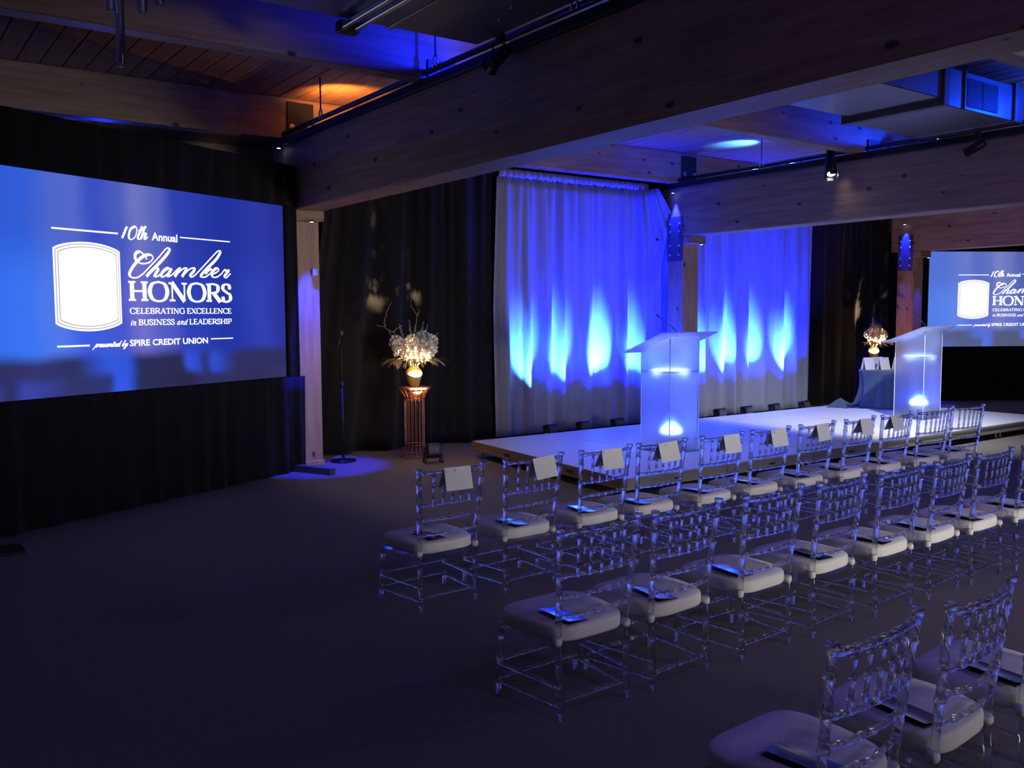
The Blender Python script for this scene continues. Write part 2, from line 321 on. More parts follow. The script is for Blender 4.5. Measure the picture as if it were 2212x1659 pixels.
# ------------------------------------------------------------------ timber frame
YC = 10.19
BX = (4.10, 10.54, 16.97)
beam_lab = ['huge near timber beam crossing the top of the picture', 'timber beam in the middle above the stage', 'far timber beam above the small right screen']
colm_lab = ['timber column beside the large left screen', 'timber column in front of the blue lit curtain', 'timber column beside the small right screen']
for bx, bl, cl in zip(BX, beam_lab, colm_lab):
    tag(MB().cbox(bx, bx+0.35, -4.9, 10.69, 3.005, 3.83, 0.012).build('timber_beam', 'wood_y'), bl, 'beam')
    t = thing('timber_column', (bx+0.175, YC+0.175, 0), cl, 'column')
    MB().cbox(-0.172, 0.172, -0.175, 0.175, 0, 3.0, 0.01).build('shaft', 'wood_z', t)
    MB().cbox(-0.174, 0.174, -0.33, -0.17, 2.885, 3.003, 0.006).build('corbel', 'wood_x', t)
    pl = MB().cbox(-0.19, -0.174, -0.16, 0.16, 2.62, 3.32, 0.004).build('steel_plate', 'dark_steel', t)
    for zz in (2.72, 2.86, 3.08, 3.20):
        for yy in (-0.10, 0.10): MB().lathe([(0.018, 0), (0.018, 0.012), (0.008, 0.02)], 8).build('bolt', 'steel', pl).matrix_local = Matrix.Translation((-0.19, yy, zz)) @ Matrix.Rotation(-math.pi/2, 4, 'Y')
    MB().cbox(-0.19, 0.19, -0.19, 0.19, 0, 0.06, 0.006).build('base_plate', 'wood_z', t)
# purlins across the beams
for py, lb in zip((0.5, 3.72, 7.0, 10.27, 13.5), ('timber purlin overhead behind the camera side', 'timber purlin right above the front chairs', 'timber purlin crossing the top left corner', 'timber purlin along the curtain line above the columns', 'far timber purlin behind the black drape')):
    tag(MB().cbox(XL+0.02, XR-0.02, py, py+0.18, 3.83, 4.298, 0.008).build('roof_purlin', 'wood_x'), lb, 'purlin')
# steel saddle brackets holding the curtain-line purlin on the beams
for bx, lb in zip(BX[:2], ('steel saddle bracket above the left column', 'steel saddle bracket above the middle column')):
    t = thing('saddle_bracket', (bx+0.175, 10.26, 3.832), lb, 'bracket')
    MB().cbox(-0.16, 0.16, -0.014, 0.0, 0, 0.42, 0.003).build('plate', 'black_metal', t)
    MB().prism([(-0.22, -0.03), (0.22, -0.03), (0.22, 0.0), (-0.22, 0.0)], 0, 0.02).build('foot', 'dark_steel', t)
    for sx in (-0.11, 0.11): MB().lathe([(0.034, 0), (0.034, 0.01), (0.018, 0.012), (0.018, 0.022)], 12).build('bolt', 'steel', t).matrix_local = Matrix.Translation((sx, -0.014, 0.14)) @ Matrix.Rotation(math.pi/2, 4, 'X')
for lx, lb in ((3.98, 'hanger plate where the near beam meets the purlin'), (10.42, 'hanger plate where the middle beam meets the purlin')):
    t = thing('hanger_plate', (lx+0.25, 6.985, 3.832), lb, 'bracket')
    MB().cbox(-0.15, 0.15, -0.012, 0, 0, 0.16, 0.003).build('plate', 'dark_steel', t)
    MB().lathe([(0.02, 0), (0.02, 0.012)], 8).build('bolt', 'steel', t).matrix_local = Matrix.Translation((-0.06, -0.012, 0.08)) @ Matrix.Rotation(math.pi/2, 4, 'X')
# lighting tracks lying along the beams
for bx, lb in zip(BX[:2], ('black lighting track along the near beam', 'black lighting track along the middle beam')):
    t = thing('lighting_track', (bx-0.03, 2.9, 3.75), lb, 'track')
    MB().cbox(-0.028, 0.028, -7.6, 7.75, 0, 0.075, 0.006).build('rail', 'black_metal', t)
    MB().tube([(0.0, -7.6, 0.13), (0.0, 7.6, 0.13)], 0.026, 8).build('pipe', 'black_metal', t, True)
    MB().cbox(0.03, 0.05, -7.6, 7.6, 0.078, 0.10, 0.003).build('edge_strip', 'duct', t)
def hanger(x, y, z0, lb):
    t = thing('hanger_rod', (x, y, z0), lb, 'rod')
    MB().tube([(0,0,0.05), (0,0,ZC-z0)], 0.008, 6).build('rod', 'black_metal', t, True)
    MB().tube([(0,-0.03,-0.04), (0,-0.03,0.04), (0,0,0.07), (0,0.03,0.04), (0,0.03,-0.04)], 0.008, 6).build('clevis', 'steel', t, True)
hanger(4.05, 9.17, 3.90, 'thin hanger rod by the orange ceiling glow'); hanger(4.05, 6.80, 3.92, 'thin hanger rod before the blue lit purlin by the duct')
hanger(4.05, 4.95, 3.90, 'hanger hook at the top edge above the near beam'); hanger(10.46, 8.62, 3.90, 'thin hanger rod by the bright blue ceiling patch'); hanger(10.9, 7.30, 3.95, 'hanger rod under the louvred duct')
for y0, y1, z, lb in ((9.07, 9.57, 3.87, 'short strip lamp lying near the middle column'), (8.15, 8.65, 3.92, 'short strip lamp by the bright ceiling patch'), (6.42, 6.93, 3.95, 'short strip lamp below the duct')):
    t = thing('strip_lamp', (10.8, (y0+y1)/2, z), lb, 'lamp'); L_ = (y1-y0)/2
    MB().cbox(-0.03, 0.03, -L_, L_, 0, 0.02, 0.004).build('channel', 'duct', t)
    for s_ in (-1, 1): MB().cbox(-0.012, 0.012, s_*L_*0.8-0.012, s_*L_*0.8+0.012, -z+3.832, 0.001, 0.002).build('bracket', 'black_metal', t)

# ------------------------------------------------------------------ ducts
t = thing('air_duct', (1.6, 5.2, 3.80), 'dark grey sheet metal duct at the top edge left of the near beam', 'duct')
MB().cbox(-5.0, 2.24, -0.62, 0.63, 0, 0.44, 0.01).build('body', 'duct', t)
for sx in (-0.2, 1.5): MB().cbox(sx-0.02, sx+0.02, -0.63, 0.64, -0.012, 0.45, 0.003).build('seam', 'duct', t)
for sy in (0.0, 0.25): MB().lathe([(0.02, -0.012), (0.02, 0.002)], 8, (1.95+sy*0.3, sy-0.2, 0)).build('rivet', 'steel', t)
t = thing('strut_channel', (2.79, 5.45, 3.725), 'pale steel strut channel under the duct at the top edge', 'channel')
for sx in (-0.045, 0.045): MB().cbox(sx-0.018, sx+0.018, -0.6, 0.43, 0, 0.035, 0.004).build('channel', 'steel', t)
MB().cbox(-0.07, 0.07, 0.36, 0.44, -0.015, 0.06, 0.004).build('end_cap', 'black_metal', t)
t = thing('louvred_duct', (8.9, 5.04, 3.85), 'blue lit sheet metal duct with louvre grilles at upper right', 'duct')
MB().cbox(0, 1.55, 0, 1.1, 0, 0.38, 0.008).build('body', 'duct', t)
MB().cbox(-1.5, -0.02, 0.0, 1.05, 0.06, 0.38, 0.008).build('upper_body', 'duct', t)
MB().cbox(-0.10, 0.0, -0.03, 1.14, -0.01, 0.40, 0.006).build('flange', 'dark_steel', t)
MB().cbox(-1.56, -1.5, -0.03, 1.08, 0.03, 0.40, 0.006).build('end_flange', 'duct', t)
MB().cbox(0.30, 0.325, -0.02, 0.0, 0, 0.38, 0.003).build('seam', 'duct', t)
MB().cbox(1.30, 1.36, -0.03, 1.13, -0.01, 0.40, 0.006).build('end_seam', 'duct', t)
for k, (a, b) in enumerate(((0.355, 0.63), (0.665, 0.96))):
    lv = MB().cbox(a-0.012, b+0.012, -0.012, -0.002, 0.038, 0.318, 0.002).build('louvre', 'black_metal', t)
    sm = MB().box(a, b, -0.022, -0.010, 0, 0.006).mesh('slat', 'dark_steel')
    for j in range(12):
        s_ = bpy.data.objects.new('slat', sm); col.objects.link(s_); s_.parent = lv; s_.location = (0, 0, 0.052+j*0.0215)

# ------------------------------------------------------------------ lights riding on the beams (hidden from view by the timber)
def uplamp(x, y, z, label, energy, color, target, size, ledmat=None, blend=0.7):
    t = thing('beam_uplight', (x, y, z), label, 'light')
    MB().cbox(-0.06, 0.06, -0.06, 0.06, 0, 0.05, 0.008).build('housing', 'black_metal', t)
    MB().lathe([(0.045, 0.05), (0.045, 0.055)], 12).build('lens', ledmat or 'blue_led', t)
    spot('uplight_beam', (x, y, z+0.07), target, energy, color, size, blend, 0.03)
amb_led = emit('amber_led', (1.0, 0.45, 0.12), 6); M['amber_led'] = amb_led
uplamp(4.38, 9.50, 3.832, 'amber uplight on the near beam', 60, (1.0, 0.34, 0.06), (4.55, 9.70, 4.3), 116, 'amber_led')
uplamp(4.22, 6.30, 3.832, 'blue uplight on the near beam near the duct', 150, (0.003, 0.012, 1.0), (3.7, 7.0, 4.1), 150)
uplamp(4.30, 7.9, 3.832, 'blue uplight on the near beam past the purlin', 22, (0.08, 0.06, 1.0), (4.0, 8.0, 4.3), 150)
uplamp(10.74, 8.95, 3.832, 'bright cyan uplight on the middle beam near the column', 260, (0.05, 0.30, 1.0), (10.70, 9.20, 4.3), 72)
uplamp(10.74, 8.3, 3.832, 'blue uplight on the middle beam near the rod', 200, (0.003, 0.015, 1.0), (10.4, 8.6, 4.3), 160)
uplamp(10.70, 6.2, 3.832, 'blue uplight on the middle beam behind the duct', 160, (0.003, 0.03, 1.0), (10.3, 7.0, 4.1), 150)
uplamp(10.66, 4.35, 3.96, 'bright cyan uplight at the right edge by the duct', 130, (0.002, 0.045, 1.0), (9.6, 5.05, 4.05), 150)
uplamp(4.28, 3.2, 3.832, 'blue uplight on the near beam above the audience', 40, DEEP, (4.2, 4.2, 4.3), 150)
uplamp(2.6, 12.6, 3.6, 'blue uplight behind the left screen drape', 160, DEEP, (2.2, 12.0, 4.3), 150)
MB().cbox(2.5, 2.7, 12.5, 12.7, 0, 3.6, 0.01).build('light_pole', 'black_metal')  # added pole, out of sight, only there to hold the uplight
tag(bpy.data.objects['light_pole'], 'unseen black pole added behind the left screen drape to hold a light', 'pole')

# small blue downlights that graze the columns
def downlight(x, y, z, label, energy, size=46, target=None):
    t = thing('led_downlight', (x, y, z), label, 'light')
    MB().lathe([(0.03, 0.0), (0.03, -0.014), (0.022, -0.018)][::-1], 14).build('housing', 'black_metal', t)
    MB().lathe([(0.02, -0.022), (0.02, -0.0185)], 12).build('lens', 'blue_led', t)
    spot('downlight_beam', (x, y, z-0.03), target or (x, y+0.04, 0), energy, (0.01, 0.02, 1.0), size, 0.5, 0.02)
downlight(4.27, 9.98, 2.884, 'blue downlight under the left column corbel', 1100, 36, (4.34, 10.10, 0.0))
downlight(4.02, 10.30, 3.74, 'blue downlight beside the left beam end', 30, 40)
downlight(10.72, 9.98, 2.884, 'blue downlight under the middle column corbel', 10, 44)
downlight(10.47, 10.36, 3.70, 'blue downlight above the middle column plate', 700, 40, (10.56, 10.36, 0))
downlight(16.90, 10.36, 3.55, 'blue downlight above the right column plate', 700, 40, (16.99, 10.36, 0))
downlight(17.14, 9.98, 2.884, 'blue downlight under the right column corbel', 160, 34, (17.14, 10.12, 0.4))

# track spotlights
def track_light(x, y, z, label, lit, tgt, k_=1.0):
    t = thing('track_spotlight', (x, y, z), label, 'spotlight'); t.scale = (k_, k_, k_)
    d = (Vector(tgt)-Vector((x, y, z))).normalized(); q = d.to_track_quat('-Z', 'Y').to_matrix().to_4x4()
    b = MB().lathe([(0.075, -0.17), (0.082, -0.17), (0.085, -0.05), (0.07, 0.10), (0.045, 0.14)], 18, cap=True).build('can', 'black_metal', t, True); b.matrix_local = q
    ln = MB().lathe([(0.060, -0.176), (0.060, -0.171)], 16).build('lens', 'white_led' if lit else 'black_gloss', t); ln.matrix_local = q
    for k in range(4):
        a = k*math.pi/2; mdl = MB().cbox(-0.05, 0.05, -0.004, 0.004, -0.24, -0.17, 0.001).build('barn_door', 'black_metal', t); mdl.matrix_local = q @ Matrix.Rotation(a, 4, 'Z') @ Matrix.Translation((0, 0.088, 0))
    MB().tube([(-0.11, 0, 0.0), (-0.11, 0, 0.12), (0, 0, 0.17), (0.11, 0, 0.12), (0.11, 0, 0.0)], 0.012, 6).build('yoke', 'black_metal', t)
    MB().cbox(-0.04, 0.04, -0.05, 0.05, 0.16, 0.26, 0.008).build('clamp', 'black_metal', t)
track_light(10.36, 7.42, 3.72, 'lit black track spotlight on the middle beam', True, (9.2, 6.0, 0.2), 0.85)
track_light(3.97, 5.72, 3.72, 'unlit black spotlight clamped on the near beam', False, (3.0, 9.0, 1.5), 0.62)
track_light(10.38, 5.5, 3.67, 'unlit spotlight clamped on the middle beam at right', False, (9.0, 8.0, 2.2), 0.62)

# housings added for the blue fill lights (unseen, behind and beside the camera)
for (x, y, z, tg, lb) in ((3.0, -0.5, 3.70, (3.6, 2.2, 0.4), 'added fill light hung behind the camera'), (8.5, 1.0, 3.70, (7.0, 4.2, 0.4), 'added fill light hung right of the camera'), (-1.5, 3.2, 3.70, (1.0, 6.5, 0.0), 'added fill light hung left of the camera')):
    t = thing('fill_fixture', (x, y, z), lb, 'stage light'); q = (Vector(tg)-Vector((x, y, z))).to_track_quat('-Z', 'Y').to_matrix().to_4x4()
    MB().cbox(-0.20, 0.20, -0.20, 0.20, 0.012, 0.12, 0.01).build('housing', 'black_metal', t).matrix_local = q
    MB().tube([(0, 0, 0.1), (0, 0, ZC-z)], 0.015, 8).build('hanger', 'black_metal', t)
for (x, y, z, dx, lb) in ((4.55, 8.1, 3.56, -0.05, 'small added fill light on the far side of the near beam'), (10.98, 5.75, 3.56, -0.04, 'stage spotlight on the far side of the middle beam')):
    t = thing('hidden_beam_light', (x, y, z), lb, 'spotlight')  # the near-beam can is added to house the aisle fill
    MB().lathe([(0.05, -0.02), (0.055, 0.0), (0.055, 0.12), (0.03, 0.14)], 14).build('can', 'black_metal', t, True); MB().cbox(-0.10, -0.04, -0.03, 0.03, 0.04, 0.10, 0.004).build('bracket', 'black_metal', t)
# ------------------------------------------------------------------ pendant glass tubes, top left
for (x, y, z, lb) in ((0.971, 4.292, 2.877, 'longest hanging glass tube at the top left'), (0.945, 4.32, 3.115, 'glass tube end left of the longest tube'), (1.063, 4.27, 3.112, 'bright short glass tube right of the longest tube'), (1.131, 4.252, 3.155, 'rightmost glass tube tip at the top edge')):
    t = thing('pendant_glass_tube', (x, y, z), lb, 'pendant lamp', group='hanging glass tubes')
    MB().lathe([(0.005, 0.0), (0.016, 0.003), (0.020, 0.012), (0.020, 0.70), (0.012, 0.715)], 14).build('tube', 'glass', t, True)
    MB().tube([(0,0,0.71), (0,0,ZC-z)], 0.004, 6).build('wire', 'black_metal', t)

# ------------------------------------------------------------------ lettering helpers
def catmull(pts, n=8):
    P = [Vector((*p, 0)) for p in pts]; P = [P[0]*2-P[1]]+P+[P[-1]*2-P[-2]]; out = []
    for i in range(1, len(P)-2):
        for k in range(n):
            t = k/n; a, b, c, d = P[i-1:i+3]
            out.append(0.5*((2*b)+(c-a)*t+(2*a-5*b+4*c-d)*t*t+(3*b-a-3*c+d)*t**3))
    out.append(P[-2]); return [(p.x, p.y) for p in out]
def ribbon(mb, pts, wf, y=-0.004):
    # flat stroke in the local x-z plane; wf(direction angle) gives the pen width
    n = len(pts); b = len(mb.v)
    for i in range(n):
        ax, az = pts[max(0, i-1)]; bx, bz = pts[min(n-1, i+1)]; dx, dz = bx-ax, bz-az; l = math.hypot(dx, dz) or 1; dx, dz = dx/l, dz/l
        h = wf(dx, dz)/2; px, pz = pts[i]; mb.v += [(px-dz*h, y, pz+dx*h), (px+dz*h, y, pz-dx*h)]
    for i in range(n-1): q = b+2*i; mb.f.append((q, q+1, q+3, q+2))
def pen(thick, thin): return lambda dx, dz: thin+(thick-thin)*abs(dz)**1.6
def script_pen(thick, thin): return lambda dx, dz: thin+(thick-thin)*max(0.0, min(1.0, (-dz*0.9-dx*0.45)*1.4))
CUR = {'O': (.98, [[(.49,1),(.2,.88),(.08,.5),(.2,.12),(.49,0),(.78,.12),(.9,.5),(.78,.88),(.49,1)]]),
 'C': (.86, [[(.78,.72),(.72,.9),(.5,1),(.22,.88),(.1,.5),(.22,.12),(.5,0),(.7,.08),(.8,.26)]]),
 'S': (.64, [[(.5,.74),(.45,.93),(.3,.99),(.14,.9),(.14,.7),(.32,.54),(.5,.4),(.52,.16),(.36,.02),(.18,.05),(.1,.28)]]),
 'G': (.92, [[(.78,.74),(.72,.9),(.5,1),(.22,.88),(.1,.5),(.22,.12),(.5,0),(.68,.04),(.78,.12)]]),
 'R': (.86, [[(.2,.97),(.48,.97),(.66,.86),(.64,.6),(.46,.5),(.2,.5)]]), 'P': (.70, [[(.2,.97),(.46,.97),(.63,.85),(.61,.56),(.44,.45),(.2,.45)]]),
 'B': (.76, [[(.2,.97),(.44,.97),(.58,.86),(.56,.62),(.42,.53),(.2,.53)], [(.42,.53),(.6,.44),(.64,.2),(.48,.03),(.2,.03)]]),
 'D': (.92, [[(.2,.97),(.5,.96),(.76,.82),(.82,.5),(.76,.18),(.5,.04),(.2,.03)]]),
 'U': (.90, [[(.2,.96),(.2,.3),(.28,.08),(.46,.01),(.64,.08),(.72,.3),(.72,.96)]])}
LIN = {  # straight strokes: (x0,z0,x1,z1,weight) weight 1 thick, 0 thin ; serif feet: (x,z,half)
 'H': (.96, [(.2,0,.2,1,1),(.76,0,.76,1,1),(.2,.5,.76,.5,0)], [(.2,0,.16),(.2,1,.16),(.76,0,.16),(.76,1,.16)]),
 'N': (.98, [(.2,0,.2,1,0),(.8,0,.8,1,0),(.18,1,.80,0,1)], [(.2,0,.14),(.16,1,.13),(.8,1,.14)]),
 'E': (.74, [(.2,0,.2,1,1),(.2,.97,.6,.97,0),(.2,.5,.5,.5,0),(.2,.03,.64,.03,0),(.6,.97,.6,.78,0),(.64,.03,.66,.26,0),(.5,.4,.5,.6,0)], [(.16,0,.12),(.16,1,.12)]),
 'L': (.70, [(.2,0,.2,1,1),(.2,.03,.6,.03,0),(.6,.03,.63,.28,0)], [(.16,0,.12),(.2,1,.15)]),
 'A': (.88, [(.12,0,.44,1,0),(.44,1,.74,0,1),(.22,.34,.64,.34,0)], [(.12,0,.12),(.74,0,.15)]),
 'T': (.78, [(.38,0,.38,1,1),(.06,.97,.7,.97,0),(.06,.97,.04,.74,0),(.7,.97,.72,.74,0)], [(.38,0,.15)]),
 'I': (.40, [(.2,0,.2,1,1)], [(.2,0,.15),(.2,1,.15)]),
 'X': (.86, [(.12,1,.72,0,1),(.12,0,.72,1,0)], [(.12,1,.12),(.12,0,.12),(.72,1,.12),(.72,0,.12)]),
 'R': (0, [(.2,0,.2,1,1),(.42,.5,.78,0,1)], [(.18,0,.15),(.16,1,.12),(.8,0,.1)]), 'P': (0, [(.2,0,.2,1,1)], [(.2,0,.15),(.16,1,.12)]),
 'B': (0, [(.2,0,.2,1,1)], [(.16,0,.12),(.16,1,.12)]), 'D': (0, [(.2,0,.2,1,1)], [(.16,0,.12),(.16,1,.12)]),
 'U': (0, [], [(.2,1,.14),(.72,1,.14)]), 'G': (0, [(.78,.02,.78,.4,1)], [(.78,.42,.14)]), 'C': (0, [(.8,.68,.8,.98,0)], []), 'S': (0, [(.52,.7,.52,.98,0),(.08,.02,.08,.3,0)], [])}
ITA = {'i': (.30, [[(.1,.5),(.18,.62),(.14,.2),(.2,.02),(.28,.1)]], [(.2,.82)]), 'n': (.56, [[(.08,.55),(.16,.62),(.14,.0)], [(.14,.35),(.3,.6),(.4,.56),(.38,.15),(.44,.01),(.52,.1)]], []),
 'a': (.54, [[(.42,.58),(.26,.62),(.1,.38),(.12,.06),(.24,.0),(.4,.3)], [(.42,.62),(.38,.15),(.42,.01),(.5,.1)]], []), 'd': (.58, [[(.42,.58),(.26,.62),(.1,.38),(.12,.06),(.24,.0),(.4,.3)], [(.46,1.0),(.4,.15),(.44,.01),(.52,.1)]], [])}
def serif_line(mb, text, x0, x1, z0, h, thick, thin, gap=0.30):
    adv = []
    for ch in text:
        if ch == ' ': adv.append(gap)
        elif ch in ITA: adv.append(ITA[ch][0])
        else: adv.append(max(CUR.get(ch, (0,))[0], LIN.get(ch, (0,))[0])-0.04)
    k = (x1-x0)/sum(adv); x = x0
    for ch, a in zip(text, adv):
        if ch in ITA:
            for st in ITA[ch][1]: ribbon(mb, [(x+(px+0.2*pz)*k, z0+pz*h) for px, pz in catmull(st, 6)], pen(thick*0.75, thin))
            for px, pz in ITA[ch][2]: ribbon(mb, [(x+(px-.04+0.16)*k, z0+pz*h), (x+(px+.06+0.16)*k, z0+pz*h)], lambda a_, b_: thick*0.8)
        else:
            for st in CUR.get(ch, (0, []))[1]: ribbon(mb, [(x+px*k, z0+pz*h) for px, pz in catmull(st, 8)], pen(thick, thin))
            if ch in LIN:
                for (ax, az, bx, bz, wt) in LIN[ch][1]:
                    q = thick if wt else thin; ribbon(mb, [(x+ax*k, z0+az*h), (x+bx*k, z0+bz*h)], lambda a_, b_, q=q: q)
                for (sx, sz, hl) in LIN[ch][2]:
                    zz = z0+sz*h+(thin/2 if sz < .5 else -thin/2); ribbon(mb, [(x+(sx-hl)*k, zz), (x+(sx+hl)*k, zz)], lambda a_, b_: thin)
        x += a*k
SCRIPT = {'C':[(1.548,2.33),(1.524,2.367),(1.474,2.398),(1.428,2.383),(1.416,2.344),(1.44,2.304),(1.5,2.288),(1.573,2.302),(1.616,2.338),(1.612,2.367),(1.565,2.376),(1.492,2.348),(1.408,2.277),(1.356,2.208),(1.349,2.175),(1.373,2.154),(1.433,2.156),(1.501,2.193)],
'h1':[(1.501,2.193),(1.581,2.264),(1.679,2.35),(1.774,2.441),(1.807,2.452),(1.817,2.431),(1.777,2.381),(1.677,2.289),(1.579,2.208),(1.536,2.168)],'h2':[(1.541,2.173),(1.611,2.235),(1.665,2.254),(1.675,2.238),(1.641,2.193),(1.635,2.172),(1.672,2.177),(1.722,2.218)],
'a':[(1.831,2.244),(1.793,2.257),(1.733,2.223),(1.71,2.183),(1.736,2.172),(1.803,2.217),(1.837,2.257),(1.796,2.199),(1.79,2.177),(1.834,2.191),(1.891,2.237)],'m1':[(1.891,2.237),(1.937,2.267),(1.925,2.243),(1.872,2.177)],'m2':[(1.878,2.184),(1.97,2.254),(2.015,2.269),(2.015,2.247),(1.961,2.18)],'m3':[(1.967,2.187),(2.06,2.257),(2.118,2.273),(2.117,2.246),(2.07,2.2),(2.086,2.182),(2.127,2.202),(2.181,2.244)],
'b':[(2.181,2.244),(2.322,2.364),(2.428,2.452),(2.465,2.464),(2.468,2.441),(2.407,2.368),(2.283,2.271),(2.209,2.205),(2.22,2.185),(2.274,2.193),(2.341,2.237),(2.348,2.269),(2.306,2.261),(2.263,2.22)],'e':[(2.34,2.217),(2.389,2.229),(2.442,2.259),(2.434,2.281),(2.391,2.271),(2.353,2.228),(2.363,2.192),(2.418,2.193),(2.481,2.228)],'r':[(2.481,2.228),(2.526,2.272),(2.541,2.261),(2.583,2.271),(2.556,2.24),(2.524,2.206),(2.546,2.19),(2.609,2.236)]}
TENTH = {'1':[(1.308,2.591),(1.339,2.623),(1.28,2.512)],'0':[(1.423,2.629),(1.377,2.6),(1.355,2.54),(1.364,2.509),(1.393,2.51),(1.43,2.542),(1.447,2.597),(1.438,2.626),(1.423,2.629)],'t':[(1.51,2.637),(1.46,2.544),(1.457,2.518),(1.474,2.515),(1.502,2.541)],'tb':[(1.46,2.594),(1.524,2.606)],'h':[(1.556,2.635),(1.535,2.625),(1.489,2.517)],'h2':[(1.498,2.532),(1.533,2.574),(1.549,2.571),(1.529,2.529),(1.54,2.518),(1.57,2.546)]}
SMALL = {'p': (.55, [[(.12,.5),(.22,.95),(-.12,-.9)], [(.1,.25),(.3,.95),(.45,.9),(.42,.3),(.22,.02),(.1,.15),(.3,.0),(.55,.3)]]), 'r': (.45, [[(0,.3),(.18,1.0),(.24,.85),(.4,.88),(.3,.3),(.34,.02),(.45,.3)]]), 'e': (.45, [[(0,.3),(.25,.5),(.34,.85),(.24,.98),(.1,.6),(.12,.1),(.26,.0),(.45,.3)]]),
 's': (.42, [[(0,.3),(.24,1.0),(.28,.6),(.32,.2),(.16,.0),(.08,.15),(.24,.05),(.42,.3)]]), 'n': (.6, [[(0,.3),(.14,.95),(.1,.0)], [(.1,.2),(.34,.95),(.44,.85),(.38,.2),(.46,.0),(.6,.3)]]), 't': (.4, [[(0,.3),(.3,1.7),(.14,.3),(.2,.0),(.4,.3)], [(.08,1.1),(.4,1.15)]]),
 'd': (.58, [[(.4,.9),(.22,1.0),(.08,.5),(.12,.05),(.26,.1),(.46,1.0),(.56,2.0),(.42,.3),(.46,.0),(.58,.3)]]), 'b': (.5, [[(0,.3),(.3,1.5),(.36,2.0),(.28,1.9),(.12,.3),(.2,.0),(.38,.2),(.42,.7),(.3,.85),(.5,.7)]]), 'y': (.55, [[(0,.3),(.16,.95),(.14,.3),(.24,.05),(.44,.95),(.3,-.3),(.1,-.95),(.0,-.8),(.2,-.2),(.55,.3)]]), ' ': (.3, [])}
def sans(text, x0, x1, z0, h, bold=0.012):
    cu = bpy.data.curves.new('sans_text', 'FONT'); cu.body = text; cu.offset = bold; cu.resolution_u = 3
    tmp = bpy.data.objects.new('sans_text', cu); col.objects.link(tmp); dg = bpy.context.evaluated_depsgraph_get()
    me = bpy.data.meshes.new_from_object(tmp.evaluated_get(dg)); bpy.data.objects.remove(tmp); bpy.data.curves.remove(cu)
    xs = [v.co.x for v in me.vertices]; ys = [v.co.y for v in me.vertices]; ax, bx, ay, by = min(xs), max(xs), min(ys), max(ys)
    for v in me.vertices: v.co = ((v.co.x-ax)/(bx-ax)*(x1-x0)+x0, -0.004, (v.co.y-ay)/(by-ay)*h+z0)
    me.materials.append(M['screen_white']); return me
DX = 0.08
def dxs(pts): return [(a+DX, b) for a, b in pts]
